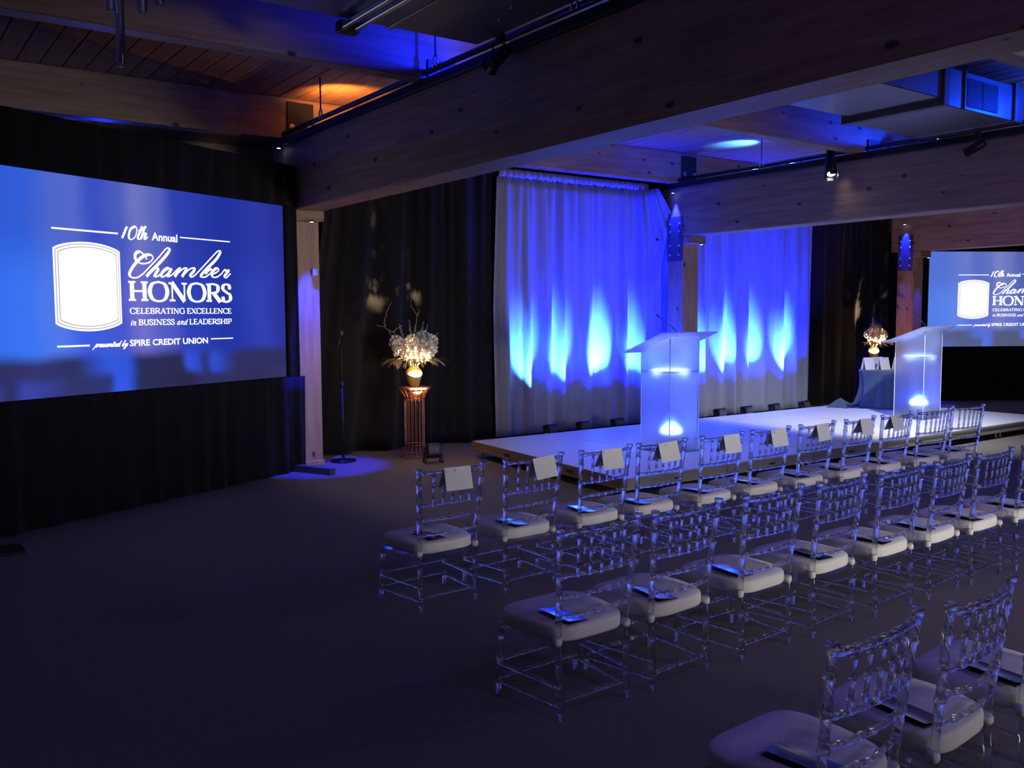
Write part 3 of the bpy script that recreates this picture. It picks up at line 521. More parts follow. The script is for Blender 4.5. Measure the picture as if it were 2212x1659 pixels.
def make_screen(loc, rz, label, pic='screen'):
    t = thing('projection_screen', loc, label, 'screen', rz)
    fr = MB().cbox(-0.05, 0, -0.02, 0.05, 1.05, 3.07, 0.005).cbox(3.5, 3.55, -0.02, 0.05, 1.05, 3.07, 0.005).cbox(-0.05, 3.55, -0.02, 0.05, 3.02, 3.07, 0.005).cbox(-0.05, 3.55, -0.02, 0.05, 1.05, 1.10, 0.005)
    fr.build('frame', 'black_cloth', t)
    sf = MB().box(0, 3.5, 0.0, 0.02, 1.10, 3.02).build('picture_surface', pic, t)
    for sx in (0.2, 3.3):
        MB().box(sx-0.025, sx+0.025, 0.06, 0.10, 0.03, 1.06).build('leg', 'black_metal', t); MB().box(sx-0.03, sx+0.03, 0.06, 0.55, 0.0, 0.03).build('foot', 'black_metal', t)
    def part(name, mb, mat='screen_white', y=None):
        o = bpy.data.objects.new(name, mb if isinstance(mb, bpy.types.Mesh) else mb.mesh(name, mat)); col.objects.link(o); o.parent = sf; return o
    # white shield with double rule
    def outline(inset):
        L0, R0, zt, zb, zc, zd = .575+inset+DX, 1.25-inset+DX, 2.385-inset*0.8, 1.73+inset*0.8, 2.452-inset, 1.66+inset
        pts = []
        for i in range(21): a = i/20; pts.append((L0+(R0-L0)*a, zt+(zc-zt)*(1-(2*a-1)**2)**0.8))
        for i in range(21): a = i/20; pts.append((R0-(R0-L0)*a, zb-(zb-zd)*(1-(2*a-1)**2)**0.8))
        return pts
    def poly(pts, y):
        mb = MB(); cx = sum(p[0] for p in pts)/len(pts); cz = sum(p[1] for p in pts)/len(pts); mb.v = [(cx, y, cz)]+[(a, y, b) for a, b in pts]; n = len(pts)
        mb.f = [(0, 1+i, 1+(i+1) % n) for i in range(n)]; return mb
    part('shield_border', poly(outline(0), -0.003)); part('shield_rule', poly(outline(0.018), -0.0045), 'screen_line'); part('shield_inner_border', poly(outline(0.024), -0.006))
    part('shield_inner_rule', poly(outline(0.042), -0.0075), 'screen_line'); part('shield_panel', poly(outline(0.048), -0.009))
    for a, b, z, wd in ((.572, 1.237, 2.550, .016), (1.952, 2.611, 2.566, .012), (.581, .90, 1.534, .016), (2.31, 2.619, 1.557, .012)):
        mb = MB(); ribbon(mb, dxs([(a, z), (b, z)]), lambda p, q: wd); part('rule_line', mb)
    mb = MB()
    for k_, st in SCRIPT.items(): ribbon(mb, dxs(catmull(st, 8)), script_pen(0.032, 0.015))
    part('script_lettering', mb)
    mb = MB()
    for k_, st in TENTH.items(): ribbon(mb, dxs(catmull(st, 6) if k_ not in ('1', 'tb') else st), script_pen(0.024, 0.012))
    part('tenth_lettering', mb)
    part('annual_lettering', sans('Annual', 1.612+DX, 1.921+DX, 2.513, 0.078, 0.03))
    mb = MB(); serif_line(mb, 'HONORS', 1.319+DX, 2.615+DX, 1.936, 0.186, 0.048, 0.019); part('honors_lettering', mb)
    mb = MB(); serif_line(mb, 'CELEBRATING EXCELLENCE', 1.334+DX, 2.606+DX, 1.816, 0.054, 0.014, 0.0066); part('celebrating_lettering', mb)
    mb = MB(); serif_line(mb, 'in BUSINESS and LEADERSHIP', 1.334+DX, 2.602+DX, 1.708, 0.054, 0.014, 0.0066); part('business_lettering', mb)
    mb = MB(); x = .945+DX; tot = sum(SMALL[c][0] for c in 'presented by'); kk = (1.298-.945)/tot
    for c in 'presented by':
        for st in SMALL[c][1]: ribbon(mb, [(x+px*kk+pz*0.012, 1.517+pz*0.026) for px, pz in catmull(st, 6)], lambda a_, b_: 0.010)
        x += SMALL[c][0]*kk
    part('presented_lettering', mb)
    part('sponsor_lettering', sans('SPIRE CREDIT UNION', 1.324+DX, 2.272+DX, 1.512, 0.062, 0.03))
    return t
AL = R_(26.06); dL = Vector((math.cos(AL), math.sin(AL), 0)); PL = Vector((.838, 8.443, 0))-dL*DX
make_screen(tuple(PL), AL, 'large projection screen at the left with blue picture and white lettering')
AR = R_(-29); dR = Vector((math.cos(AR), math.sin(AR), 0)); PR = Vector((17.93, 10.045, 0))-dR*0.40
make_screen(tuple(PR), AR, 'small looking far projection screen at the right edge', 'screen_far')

# ------------------------------------------------------------------ drapes
def noise1(s, seed):
    random.seed(seed); r = [random.uniform(-1, 1) for _ in range(64)]; i = int(math.floor(s)) % 64; f = s-math.floor(s); f = f*f*(3-2*f); return r[i]*(1-f)+r[(i+1) % 64]*f
def fold_profile(length, pitch, seed):
    random.seed(seed); k = [random.uniform(0.55, 1.5) for _ in range(int(length/pitch*2)+8)]; ph = [0]; 
    for q in k: ph.append(ph[-1]+q*pitch)
    amps = [random.uniform(0.5, 1.25) for _ in ph]
    def f(s):
        for j in range(len(ph)-1):
            if ph[j+1] >= s: break
        u = (s-ph[j])/(ph[j+1]-ph[j]); return amps[j]*math.sin(math.pi*u)**1.0*(1 if j % 2 else -0.6)
    return f
def drape_mesh(length, z0, z1, pitch, amp, seed, nu, nv, top=0.5, lean=None, bulge=None, hem=0.0):
    f = fold_profile(length+4, pitch, seed); f2 = fold_profile(length+4, pitch*0.45, seed+1)
    tab = [f(2+length*i/nu) for i in range(nu+1)]; tab2 = [f2(2+length*i/nu) for i in range(nu+1)]
    def fn(u, v):
        i = int(round(u*nu)); s = u*length; z = z0+(z1-z0)*v; a = amp*(1-v*(1-top)); g = v**3
        y = -a*(tab[i]*(1-g*0.6)+0.35*tab2[i]*(0.4+g)); xx = s
        if lean: xx += lean(s, v)
        if bulge: y += bulge(s, v)
        zz = z + (hem*0.5*(tab[i]) if v < 0.02 else 0)
        return (xx, y, zz)
    return MB().grid(fn, nu, nv)
def solid(o, th=0.006):
    md = o.modifiers.new('cloth_thickness', 'SOLIDIFY'); md.thickness = th; md.offset = 1; return o
# silver curtains behind the stage
YCUR = 10.78
def curtain(name, x0, x1, z1, label, seed, bulge=None, lean=None, header=True):
    t = thing(name, (x0, YCUR, 0), label, 'curtain')
    solid(drape_mesh(x1-x0, 0.03, z1-0.10, 0.19, 0.11, seed, int((x1-x0)*90), 26, 0.6, lean, bulge, 0.03).build('panel', 'silver_cloth', t, True))
    if header:
        L_ = x1-x0; f = fold_profile(L_+4, 0.05, seed+9); f0 = fold_profile(L_+4, 0.03, seed+12)
        def hd(u, v):
            i = u*L_; return (i+(lean(i, 1.0) if lean else 0), -0.035-0.03*f(2+i)-(0.02*math.sin(v*math.pi)), z1-0.11+0.11*v+0.012*f0(2+i)*(1-v))
        solid(MB().grid(hd, int(L_*110), 5).build('gathered_header', 'silver_cloth', t, True))
    MB().tube([(-0.05, 0.03, z1-0.02), (x1-x0+0.05, 0.03, z1-0.02)], 0.02, 8).build('rod', 'black_metal', t)
def lean_l(s, v):
    e = max(0.0, (s-2.35)/0.75); return -0.28*e*e*max(0.0, (v-0.80))/0.2 + (-0.10*(1-min(1, s/0.7))*(0.5-abs(v-0.5)))
def bul_l(s, v):
    e = max(0.0, (s-2.7)/0.4); return -0.16*e*max(0.0, min(1, (v-0.68)/0.12))
curtain('stage_curtain', 7.42, 10.84, 3.85, 'silver curtain lit in blue left of the middle column', 21, bul_l, lean_l)
curtain('stage_curtain', 10.88, 14.55, 3.85, 'silver curtain lit in blue right of the middle column', 34)
t = thing('curtain_tieback', (10.40, 10.60, 2.97), 'curtain tie rod beside the middle column plate', 'rod')
MB().tube([(-0.03, 0, 0), (0.10, 0, 0)], 0.012, 8).build('rod', 'steel', t); MB().lathe([(0.02, -0.02), (0.02, 0.02)], 8, (-0.03, 0, 0)).build('knob', 'black_metal', t)
# black drapes
def lean_b(s, v):  # folds fan out from the column head
    e = max(0.0, 1-s/2.2); return 0.75*e*(v-0.25)*(1-0.3*v)
def bul_b(s, v): return -0.25*max(0, 1-s/1.2)*max(0, v-0.5)
o = solid(drape_mesh(2.9, 0.0, 3.95, 0.26, 0.13, 51, 210, 22, 0.6, lean_b, bul_b).build('black_drape', 'black_drape', None, True)); o.location = (5.80, 10.80, 0)
tag(o, 'tall black drape behind the left flower pedestal', 'drape')
o = solid(drape_mesh(2.75, 0.0, 3.95, 0.22, 0.10, 57, 180, 16, 0.7).build('black_drape', 'black_drape', None, True)); o.location = (15.85, 10.95, 0)
tag(o, 'tall black drape between blue curtain and right column', 'drape')
# black dressing around the screens
def dressing(P, ang, side_at_right, names):
    def place(o, off): 
        d = Vector((math.cos(ang), math.sin(ang), 0)); n = Vector((d.y, -d.x, 0)); o.matrix_world = Matrix.Translation(P+n*off) @ Matrix.Rotation(ang, 4, 'Z'); return o
    a = solid(drape_mesh(4.75 if side_at_right else 4.2, 0.004, 1.095, 0.16, 0.035, 61, 230, 6).build('screen_skirt', 'black_cloth', None, True, recenter=False)); place(a, 0.05); a.data.transform(Matrix.Translation((-1.0 if side_at_right else -0.05, 0, 0))); tag(a, names[0], 'drape')
    b = solid(drape_mesh(4.85 if side_at_right else 4.2, 3.02, 3.485, 0.16, 0.03, 62, 230, 4).build('screen_valance', 'black_cloth', None, True, recenter=False)); place(b, 0.04); b.data.transform(Matrix.Translation((-1.15 if side_at_right else -0.05, 0, 0))); tag(b, names[1], 'drape')
    return place
dressing(PL, AL, True, ('black skirt below the large left screen', 'black valance above the large left screen'))
dressing(PR, AR, False, ('black skirt below the far right screen', 'black valance above the far right screen'))
for P, ang, x0, x1, lb in ((PL, AL, 3.50, 3.68, 'narrow black side drape between the left screen and column'), (PR, AR, -0.26, 0.0, 'narrow black side drape left of the far right screen')):
    d = Vector((math.cos(ang), math.sin(ang), 0)); n = Vector((d.y, -d.x, 0))
    o = solid(drape_mesh(x1-x0, 0.004, 3.04, 0.07, 0.015, 63, 24, 8).build('side_drape', 'black_cloth', None, True, recenter=False)); o.matrix_world = Matrix.Translation(P+n*0.03) @ Matrix.Rotation(ang, 4, 'Z'); o.data.transform(Matrix.Translation((x0, 0, 0))); tag(o, lb, 'drape')
o = MB().prism([(4.01, 10.06), (3.93, 10.02), (4.20, 9.44), (4.28, 9.48)], 0.0, 0.075).build('drape_foot', 'dark_steel'); tag(o, 'dark steel bar foot at the base of the left column', 'bar')
o = MB().cbox(0.62, 0.93, 7.70, 7.98, 0.0, 0.022, 0.004).build('base_plate', 'black_metal'); tag(o, 'black flat plate on the carpet at the left edge', 'plate')
o = MB().cbox(4.345, 4.405, 10.145, 10.188, 2.26, 2.34, 0.004).build('wall_box', 'grey_box'); tag(o, 'small grey box on the left column', 'box')

# ------------------------------------------------------------------ stage
SX0, SX1, SY0, SY1, SZ = 5.95, 14.74, 6.50, 9.62, 0.20
t = thing('stage_platform', (0, 0, 0), 'low white stage platform with aluminium edge rails on short legs', 'stage')
nd = 6; wd = (SX1-SX0)/nd
def skew(y): return 0.27*(y-SY0)/(SY1-SY0)
for k in range(nd):
    a = SX0+k*wd; b = a+wd; sk0 = skew(SY1) if k == 0 else 0
    g = 0.004
    MB().prism([(a+g, SY0+0.012), (b-g, SY0+0.012), (b-g, SY1), (a+g+sk0, SY1)], SZ-0.02, SZ).build('deck_panel', 'stage_top', t)
    # aluminium fascia rail along the audience side: two lips and a recessed web
    MB().box(a+g, b-g, SY0, SY0+0.03, SZ-0.115, SZ-0.003).box(a+g, b-g, SY0-0.008, SY0+0.02, SZ-0.035, SZ-0.012).box(a+g, b-g, SY0-0.008, SY0+0.02, SZ-0.115, SZ-0.092).build('fascia_rail', 'alu', t)
    MB().cbox((a+b)/2-0.05, (a+b)/2+0.05, SY0-0.006, SY0, SZ-0.075, SZ-0.058, 0.002).build('latch', 'black_metal', t)
    for lx in (a+0.06, b-0.06):
        for ly in (SY0+0.10, SY1-0.12):
            if k == 0 and lx < a+0.1 and ly > 9: lx2 = lx+sk0
            else: lx2 = lx
            MB().lathe([(0.032, 0), (0.032, 0.012), (0.018, 0.016), (0.018, SZ-0.02)], 10, (lx2, ly, 0)).build('leg', 'alu', t)
p0 = Vector((SX0, SY0, 0)); p1 = Vector((SX0+skew(SY1), SY1, 0)); dd = (p1-p0).normalized(); nn = Vector((-dd.y, dd.x, 0))
def slab(z0, z1, o0, o1): return [tuple((p0+nn*o0).xy), tuple((p1+nn*o0).xy), tuple((p1+nn*o1).xy), tuple((p0+nn*o1).xy)], z0, z1
M['plywood'] = wood('plywood_edge', 'Y', (0.30, 0.20, 0.13), (0.20, 0.13, 0.08), knots=False)
MB().prism(*slab(SZ-0.115, SZ-0.003, -0.03, 0.004)).build('end_fascia', 'plywood', t)
MB().prism(*slab(SZ-0.115, SZ-0.09, 0.003, 0.012)).build('end_lip', 'plywood', t)
for q in (0.3, 0.72): c_ = p0+(p1-p0)*q; MB().cbox(c_.x-0.014, c_.x-0.002, c_.y-0.05, c_.y+0.05, SZ-0.07, SZ-0.05, 0.002).build('end_latch', 'black_metal', t)
MB().box(SX1-0.005, SX1+0.025, SY0, SY1, SZ-0.115, SZ-0.003).build('end_fascia', 'alu', t)

# ------------------------------------------------------------------ curtain uplights
def led_par(name, x, y, z, label, tilt=14, mat='black_metal', rz=0, sc_=1.0):
    t = thing(name, (x, y, z), label, 'stage light', rz)
    t.scale = (sc_, sc_, sc_)
    by = MB().tube([(-0.11, -0.09, 0.012), (-0.11, 0.09, 0.012), (-0.10, 0.0, 0.16), (-0.11, -0.09, 0.012)], 0.011, 6).build('yoke', 'black_metal', t); MB().tube([(0.11, -0.09, 0.012), (0.11, 0.09, 0.012), (0.10, 0.0, 0.16), (0.11, -0.09, 0.012)], 0.011, 6).build('yoke', 'black_metal', t)
    h = MB().cbox(-0.088, 0.088, -0.07, 0.07, -0.08, 0.085, 0.012).build('housing', mat, t); h.location = (0, 0, 0.15); h.rotation_euler = (R_(tilt), 0, 0)
    bk = MB().cbox(-0.07, 0.07, -0.078, -0.071, -0.055, 0.055, 0.003).build('control_panel', 'dark_steel', h)
    for sx in (-0.03, 0.03): MB().lathe([(0.012, 0), (0.012, 0.008)], 8).build('socket', 'steel', h).matrix_local = Matrix.Translation((sx, -0.079, 0.0)) @ Matrix.Rotation(math.pi/2, 4, 'X')
    return t
UPX = [7.90, 8.50, 9.17, 9.95, 11.42, 12.08, 12.80, 13.62]
UPE = [0.9, 0.9, 1.5, 0.8, 0.8, 1.3, 0.9, 1.2]
UPD = [-0.06, 0.0, 0.16, 0.10, 0.06, 0.1, 0.1, 0.16]
for k, (x, dx) in enumerate(zip(UPX, UPD)):
    led_par('led_uplight', x, 10.18, 0.0, 'black floor uplight at the curtain foot, %s from the left' % ORD[k], -12, rz=random.uniform(-.15, .15))
    spot('curtain_flame', (x, 10.20, 0.25), (x+dx*0.5, 10.74, 1.16), 1700*UPE[k], (0.075, 0.31, 1.0), 30, 1.0, 0.012)
    spot('curtain_wash', (x, 10.20, 0.26), (x+dx*1.2+(0.7 if k == 0 else 0), 10.95, 2.6), 330 if k == 0 else 900, (0.0012, 0.006, 1.0), 60 if k == 0 else 80, 0.9, 0.03)

# ------------------------------------------------------------------ lecterns
def lectern(x, y, label, e_puck):
    t = thing('lectern', (x, y, SZ), label, 'lectern'); W = 0.47; D = 0.47; H0 = 1.33; H1 = 1.165; th = 0.012
    MB().box(0, W, 0, th, 0, H0).build('front_panel', 'frost', t)
    for sx in (0, W-th):
        mb = MB(); mb.v = [(sx, th, 0), (sx, D, 0), (sx, D, H1), (sx, th, H0), (sx+th, th, 0), (sx+th, D, 0), (sx+th, D, H1), (sx+th, th, H0)]
        mb.f = [(0,3,2,1), (4,5,6,7), (0,1,5,4), (1,2,6,5), (2,3,7,6), (3,0,4,7)]; mb.build('side_panel', 'frost', t)
    MB().box(th, W-th, th, D, 0.925, 0.937).build('shelf', 'shelf_frost', t)
    for sx, sy in ((0, 0), (W, 0), (0, D), (W, D)):
        MB().tube([(sx, sy, 0), (sx, sy, H0 if sy == 0 else H1)], 0.005, 6).build('edge_strip', 'clear_edge', t)
    MB().box(-0.02, W+0.02, -0.02, D+0.02, 0, 0.012).build('base', 'frost', t)
    # sloped reading board, high edge to the audience
    ya, za, yb, zb = -0.10, 1.375, 0.53, 1.142; mb = MB(); xa, xb = -0.22, W+0.20; n = Vector((0, -(za-zb), -(yb-ya))).normalized()*-0.014
    mb.v = [(xa, ya, za), (xb, ya, za), (xb, yb, zb), (xa, yb, zb)]; mb.v += [(a, b+abs(n.y), c+abs(n.z)) for a, b, c in mb.v[:4]]
    mb.f = [(0,1,2,3), (7,6,5,4), (0,4,5,1), (1,5,6,2), (2,6,7,3), (3,7,4,0)]; mb.build('reading_board', 'frost', t)
    MB().box(xa, xb, yb-0.012, yb+0.006, zb-0.0, zb+0.045).build('book_stop', 'frost', t)
    # light puck inside
    p = thing('puck_light', (x+W/2+0.03, y+D/2, SZ+0.014), 'glowing round lamp inside the ' + label.split(' ')[-1], 'lamp')
    MB().lathe([(0.11, 0), (0.115, 0.02), (0.115, 0.17), (0.105, 0.19)], 24).build('body', 'white_body', p, True)
    MB().lathe([(0.10, 0.19), (0.108, 0.215), (0.085, 0.255), (0.04, 0.275), (0.005, 0.28)], 24).build('dome', 'puck_led', p, True)
    spot('puck_beam', (x+W/2+0.03, y+D/2, SZ+0.32), (x+W/2, y+D/2, 1.2), e_puck, (0.36, 0.55, 1.0), 42, 0.5, 0.04)
    point('puck_glow', (x+W/2+0.03, y+D/2, SZ+0.312), 22, (0.005, 0.03, 1.0), 0.015)
    mbase = MB(); g = thing('gooseneck_microphone', (x+W*0.5, y+0.10, 1.545), 'thin gooseneck microphone on the ' + label, 'microphone')
    MB().lathe([(0.022, -0.005), (0.018, 0.015), (0.006, 0.02)], 10).build('base', 'black_metal', g)
    pts = [(0, 0, 0.015), (-0.06, 0.02, 0.08), (-0.14, 0.03, 0.13), (-0.22, 0.035, 0.17), (-0.28, 0.04, 0.215)]
    MB().tube([(a, b, c) for a, b, c in pts], 0.0045, 6).build('neck', 'black_metal', g, True); MB().tube([pts[-1], (-0.31, 0.045, 0.24)], [0.009, 0.011], 8).build('capsule', 'black_metal', g, True)
M['clear_edge'] = plain('polished_edge', (0.8, 0.82, 0.9), 0.2, 0.0, 0.02, 10)
M['white_body'] = plain('white_plastic_body', (0.6, 0.6, 0.65), 0.5, 0, 0.03, 10)
lectern(7.42, 7.36, 'frosted acrylic lectern at the centre', 9000)
lectern(12.80, 7.47, 'frosted acrylic lectern at the right', 6000)

# ------------------------------------------------------------------ flowers, pedestals, microphone stand
def pedestal(x, y, label):
    t = thing('wire_pedestal', (x, y, 0), label, 'pedestal')
    MB().lathe([(0.20, 0.865), (0.21, 0.872), (0.21, 0.885), (0.19, 0.89)], 32).build('top_plate', 'copper', t, True)
    for k in range(16):
        a = 2*math.pi*k/16; c, s = math.cos(a), math.sin(a); pr = [(0.20, 0.865), (0.17, 0.83), (0.145, 0.79), (0.128, 0.745), (0.125, 0.70), (0.125, 0.16), (0.13, 0.12), (0.155, 0.07), (0.20, 0.02)]
        MB().tube([(r*c, r*s, z) for r, z in pr], 0.0045, 6).build('wire', 'copper', t, True)
    for rad, z in ((0.128, 0.745), (0.127, 0.15), (0.20, 0.012), (0.20, 0.862)): MB().ring(rad, 0.006, z).build('ring', 'copper', t, True)
    MB().lathe([(0.17, 0.835), (0.14, 0.78), (0.12, 0.75)][::-1], 24, cap=False).build('flared_capital', 'copper', t, True)
    for k in range(16):
        a = 2*math.pi*(k+.5)/16; pts = []
        for j in range(7):
            b = a+(-1+j/3)*math.pi/16; pts.append((0.126*math.cos(b), 0.126*math.sin(b), 0.70+0.045*math.sin(math.pi*j/6)))
        MB().tube(pts, 0.0035, 5).build('arch_wire', 'copper', t, True)
def blossom_mesh(seed, r, npet, mat):
    random.seed(seed); mb = MB()
    for k in range(npet):
        zz = random.uniform(-0.6, 1); a = random.uniform(0, 2*math.pi); q = math.sqrt(max(0, 1-zz*zz)); n = Vector((q*math.cos(a), q*math.sin(a), zz)); rr = r*random.uniform(0.8, 1.05)
        tn = n.cross(Vector((random.uniform(-1,1), random.uniform(-1,1), random.uniform(-1,1)))).normalized(); bn = n.cross(tn); s = r*random.uniform(0.30, 0.46); c = n*rr; b = len(mb.v)
        mb.v += [tuple(c-n*s*0.5), tuple(c+tn*s*0.6+bn*s*0.5), tuple(c+tn*s*1.15+n*s*0.25), tuple(c+tn*s*0.6-bn*s*0.5)]
        mb.f += [(b, b+1, b+2), (b, b+2, b+3)]
    return mb.mesh('blossom', mat)
def leaf_strip(mb, base, d, length, width, droop):
    d = Vector(d).normalized(); side = d.cross(Vector((0,0,1))).normalized(); b = len(mb.v); n = 4
    for i in range(n+1):
        u = i/n; c = Vector(base)+d*length*u+Vector((0,0,-droop*u*u)); w = width*math.sin(math.pi*min(1, u*0.93+0.04)); mb.v += [tuple(c+side*w), tuple(c-side*w)]
    for i in range(n): q = b+2*i; mb.f.append((q, q+1, q+3, q+2))
BM = [blossom_mesh(90+i, 0.088, 150, 'petal') for i in range(3)]; BG = blossom_mesh(99, 0.085, 120, 'petal_green')
def bouquet(x, y, z, label, vlabel, rz=0):
    v = thing('glass_vase', (x, y, z), vlabel, 'vase')
    MB().lathe([(0.055, 0.0), (0.062, 0.01), (0.085, 0.08), (0.105, 0.15), (0.102, 0.19), (0.075, 0.225), (0.062, 0.235), (0.066, 0.25), (0.060, 0.25), (0.055, 0.235), (0.069, 0.22), (0.095, 0.188), (0.098, 0.15), (0.078, 0.08), (0.05, 0.018)], 28).build('body', 'vase_glass', v, True)
    t = thing('flower_arrangement', (x, y, z+0.02), label, 'flowers', rz)
    random.seed(5)
    st = 0
    for k in range(26):
        a = random.uniform(0, 6.28); q = random.uniform(0.02, 0.072); MB().tube([(0.04*math.cos(a), 0.04*math.sin(a), 0.005), (q*math.cos(a+.6), q*math.sin(a+.6), 0.12), (0.03*math.cos(a+2), 0.03*math.sin(a+2), 0.2), (0.12*math.cos(a+2.4), 0.12*math.sin(a+2.4), 0.36)], 0.005, 5).build('stem', 'stem', t)
    spots = [(0,0,.36), (-.13,-.05,.40), (.12,-.06,.38), (0,-.14,.34), (-.19,.02,.50), (.19,-.03,.50), (-.08,-.10,.50), (.06,-.12,.47), (.24,.02,.44), (-.22,-.04,.43), (.0,.10,.48), (.13,.08,.44), (-.12,.09,.46), (.17,-.09,.42), (-.04,-.03,.55), (.24,.0,.54), (-.25,.0,.54), (0.02,-.16,.42)]
    for k, p in enumerate(spots):
        o = bpy.data.objects.new('blossom', BM[k % 3]); col.objects.link(o); o.parent = t; o.location = p; o.rotation_euler = (random.uniform(-.5,.5), random.uniform(-.5,.5), random.uniform(0,6)); s = random.uniform(.8, 1.15); o.scale = (s,s,s)
    for p in ((.10,-.05,.60), (.15,0,.56)):
        o = bpy.data.objects.new('green_blossom', BG); col.objects.link(o); o.parent = t; o.location = p
    # leaf sprays
    for k in range(16):
        a = [3.3, 3.6, 3.0, 2.7, 0.1, -0.4, 0.5, -1.5, 4.2, 3.9, -0.8, 3.1, 3.5, -0.2, -1.2, 4.5][k]; mb = MB(); b0 = Vector((0.16*math.cos(a), 0.16*math.sin(a), .34)); dd = Vector((math.cos(a), math.sin(a), -0.25+0.1*(k % 3)))
        for j in range(6):
            e = a+random.uniform(-.8,.8); leaf_strip(mb, b0+dd*0.03*j, (math.cos(e), math.sin(e), random.uniform(-.7,.3)), random.uniform(.08,.16), 0.018, 0.03)
        mb.build('leaf_spray', 'leaf', t)
    # flower spikes
    for (sx, sy, sz, lx, h) in ((-.03,0,.56,-.03,.26), (.16,.02,.56,.06,.20), (-.14,0,.55,-.06,.22), (.03,.03,.56,.02,.2), (-.22,.02,.52,-.12,.16), (.24,0,.5,.12,.15), (.09,-.03,.58,.04,.22)):
        mb = MB(); mb.tube([(sx,sy,sz), (sx+lx,sy,sz+h)], 0.004, 5)
        for j in range(26):
            u = j/26; r = 0.034*(1-u*0.85); a = j*2.4; c = Vector((sx+lx*u, sy, sz+h*u)); leaf_strip(mb, c, (math.cos(a), math.sin(a), 0.5), r*1.6, 0.010, 0)
        mb.build('flower_spike', 'petal_blue', t)
    # curly branches
    for pts in ([(-.16,0,.5), (-.24,0,.58), (-.27,0,.66), (-.36,0,.70), (-.42,0,.74), (-.52,0,.755)], [(-.40,0,.735), (-.41,0,.80), (-.385,0,.87), (-.36,0,.95), (-.30,0,1.04)], [(-.30,0,.665), (-.22,0,.72), (-.16,0,.75)], [(.0,0,.6), (.04,0,.78), (.06,0,.88), (.0,0,.95), (-.04,0,1.02), (.0,0,1.12)], [(.05,0,.87), (.09,0,.92), (.07,0,.97)]):
        cm = []
        P3 = [Vector(p) for p in pts]
        for i in range(len(P3)-1):
            for q in range(4): u = q/4; w_ = 0.012*math.sin((i*4+q)*1.7); cm.append(P3[i].lerp(P3[i+1], u)+Vector((w_, w_*0.6, 0)))
        cm.append(P3[-1]); MB().tube(cm, [0.006*(1-0.6*i/len(cm)) for i in range(len(cm))], 5).build('curly_branch', 'twig', t, True)
PX, PY = 5.665, 10.12
pedestal(PX, PY, 'copper wire pedestal before the black drape at left')
bouquet(PX, PY, 0.892, 'white flower arrangement with curly twigs at left', 'round glass vase on the left copper pedestal')
pedestal(16.10, 10.45, 'copper wire pedestal behind the draped table at right')
bouquet(16.10, 10.45, 0.892, 'white flower arrangement beside the right lectern', 'round glass vase on the right copper pedestal', 0.5)
led_par('flower_spotlight', 5.58, 9.52, 0.0, 'black floor spotlight in front of the left pedestal', -24, rz=-0.3, sc_=0.95)
spot('flower_beam_left', (5.55, 9.45, 0.34), (5.66, 10.12, 1.27), 2600, WARM, 24, 0.5, 0.03)
led_par('flower_spotlight', 15.55, 9.95, 0.0, 'black floor spotlight by the right pedestal, partly hidden', -24, rz=-0.6)
spot('flower_beam_right', (15.55, 9.97, 0.34), (16.10, 10.45, 1.26), 2400, WARM, 23, 0.5, 0.03)
spot('flower_spill_left', (5.50, 9.48, 0.34), (5.2, 9.9, 2.6), 36, (1.0, 0.55, 0.25), 120, 0.9, 0.03)
spot('flower_spill_right', (15.6, 9.8, 0.34), (16.6, 9.9, 3.0), 70, (1.0, 0.45, 0.18), 110, 0.9, 0.03)
t = thing('microphone_stand', (4.745, 10.27, 0), 'black straight microphone stand beside the left column', 'microphone stand')
MB().lathe([(0.155, 0), (0.16, 0.008), (0.155, 0.018), (0.03, 0.03), (0.02, 0.05)], 32).build('base', 'black_gloss', t, True)
MB().tube([(0,0,0.04), (0,0,0.95)], 0.013, 10).build('lower_pole', 'black_metal', t, True); MB().tube([(0,0,0.95), (0,0,1.48)], 0.009, 10).build('upper_pole', 'black_metal', t, True)
MB().lathe([(0.018, 0.92), (0.02, 0.93), (0.02, 0.97), (0.014, 0.99)], 12).build('clutch', 'black_metal', t, True); MB().tube([(0,0,1.47), (-0.03,0,1.46), (-0.01,0,1.52)], 0.012, 8).build('clip', 'black_metal', t, True)
t = thing('microphone', (4.745, 10.27, 1.50), 'black handheld microphone clipped on the stand', 'microphone')
MB().tube([(-0.055,0,-0.09), (-0.012,0,0.05)], [0.013, 0.018], 10).build('handle', 'black_metal', t, True); MB().lathe([(0.012, -0.03), (0.026, -0.015), (0.028, 0.005), (0.018, 0.026), (0.004, 0.032)], 14, (0.0, 0, 0.08)).build('grille', 'dark_steel', t, True)

# ------------------------------------------------------------------ draped award table at the right
TX, TY = 14.05, 8.95
t = thing('award_table', (TX, TY, SZ), 'small round table draped in slate blue cloth behind the right lectern', 'table')
MB().lathe([(0.34, 0.600), (0.36, 0.605), (0.36, 0.622), (0.34, 0.626)], 32).build('table_top', 'wood_x', t); MB().tube([(0,0,0.0), (0,0,0.6)], 0.04, 10).build('post', 'black_metal', t)
def tc(u, v):
    a = 2*math.pi*u; fo = math.sin(a*9)+0.5*math.sin(a*14+1); r = 0.372+0.035*fo*v**0.8+0.05*v-0.10*math.sin(math.pi*v)*0.6; return (r*math.cos(a), r*math.sin(a), 0.63-0.622*v)
solid(MB().grid(tc, 140, 12).build('table_cloth', 'table_cloth', t, True), 0.004); MB().lathe([(0.372, 0.630), (0.37, 0.634), (0.01, 0.634)], 40).build('cloth_top', 'table_cloth', t)
rows = [(t_*0.815-0.579*0.0+0.02, -t_*0.579-0.02, -0.25) for t_ in (-0.27, -0.01, 0.25)]+[(0.14, 0.18, -0.25)]
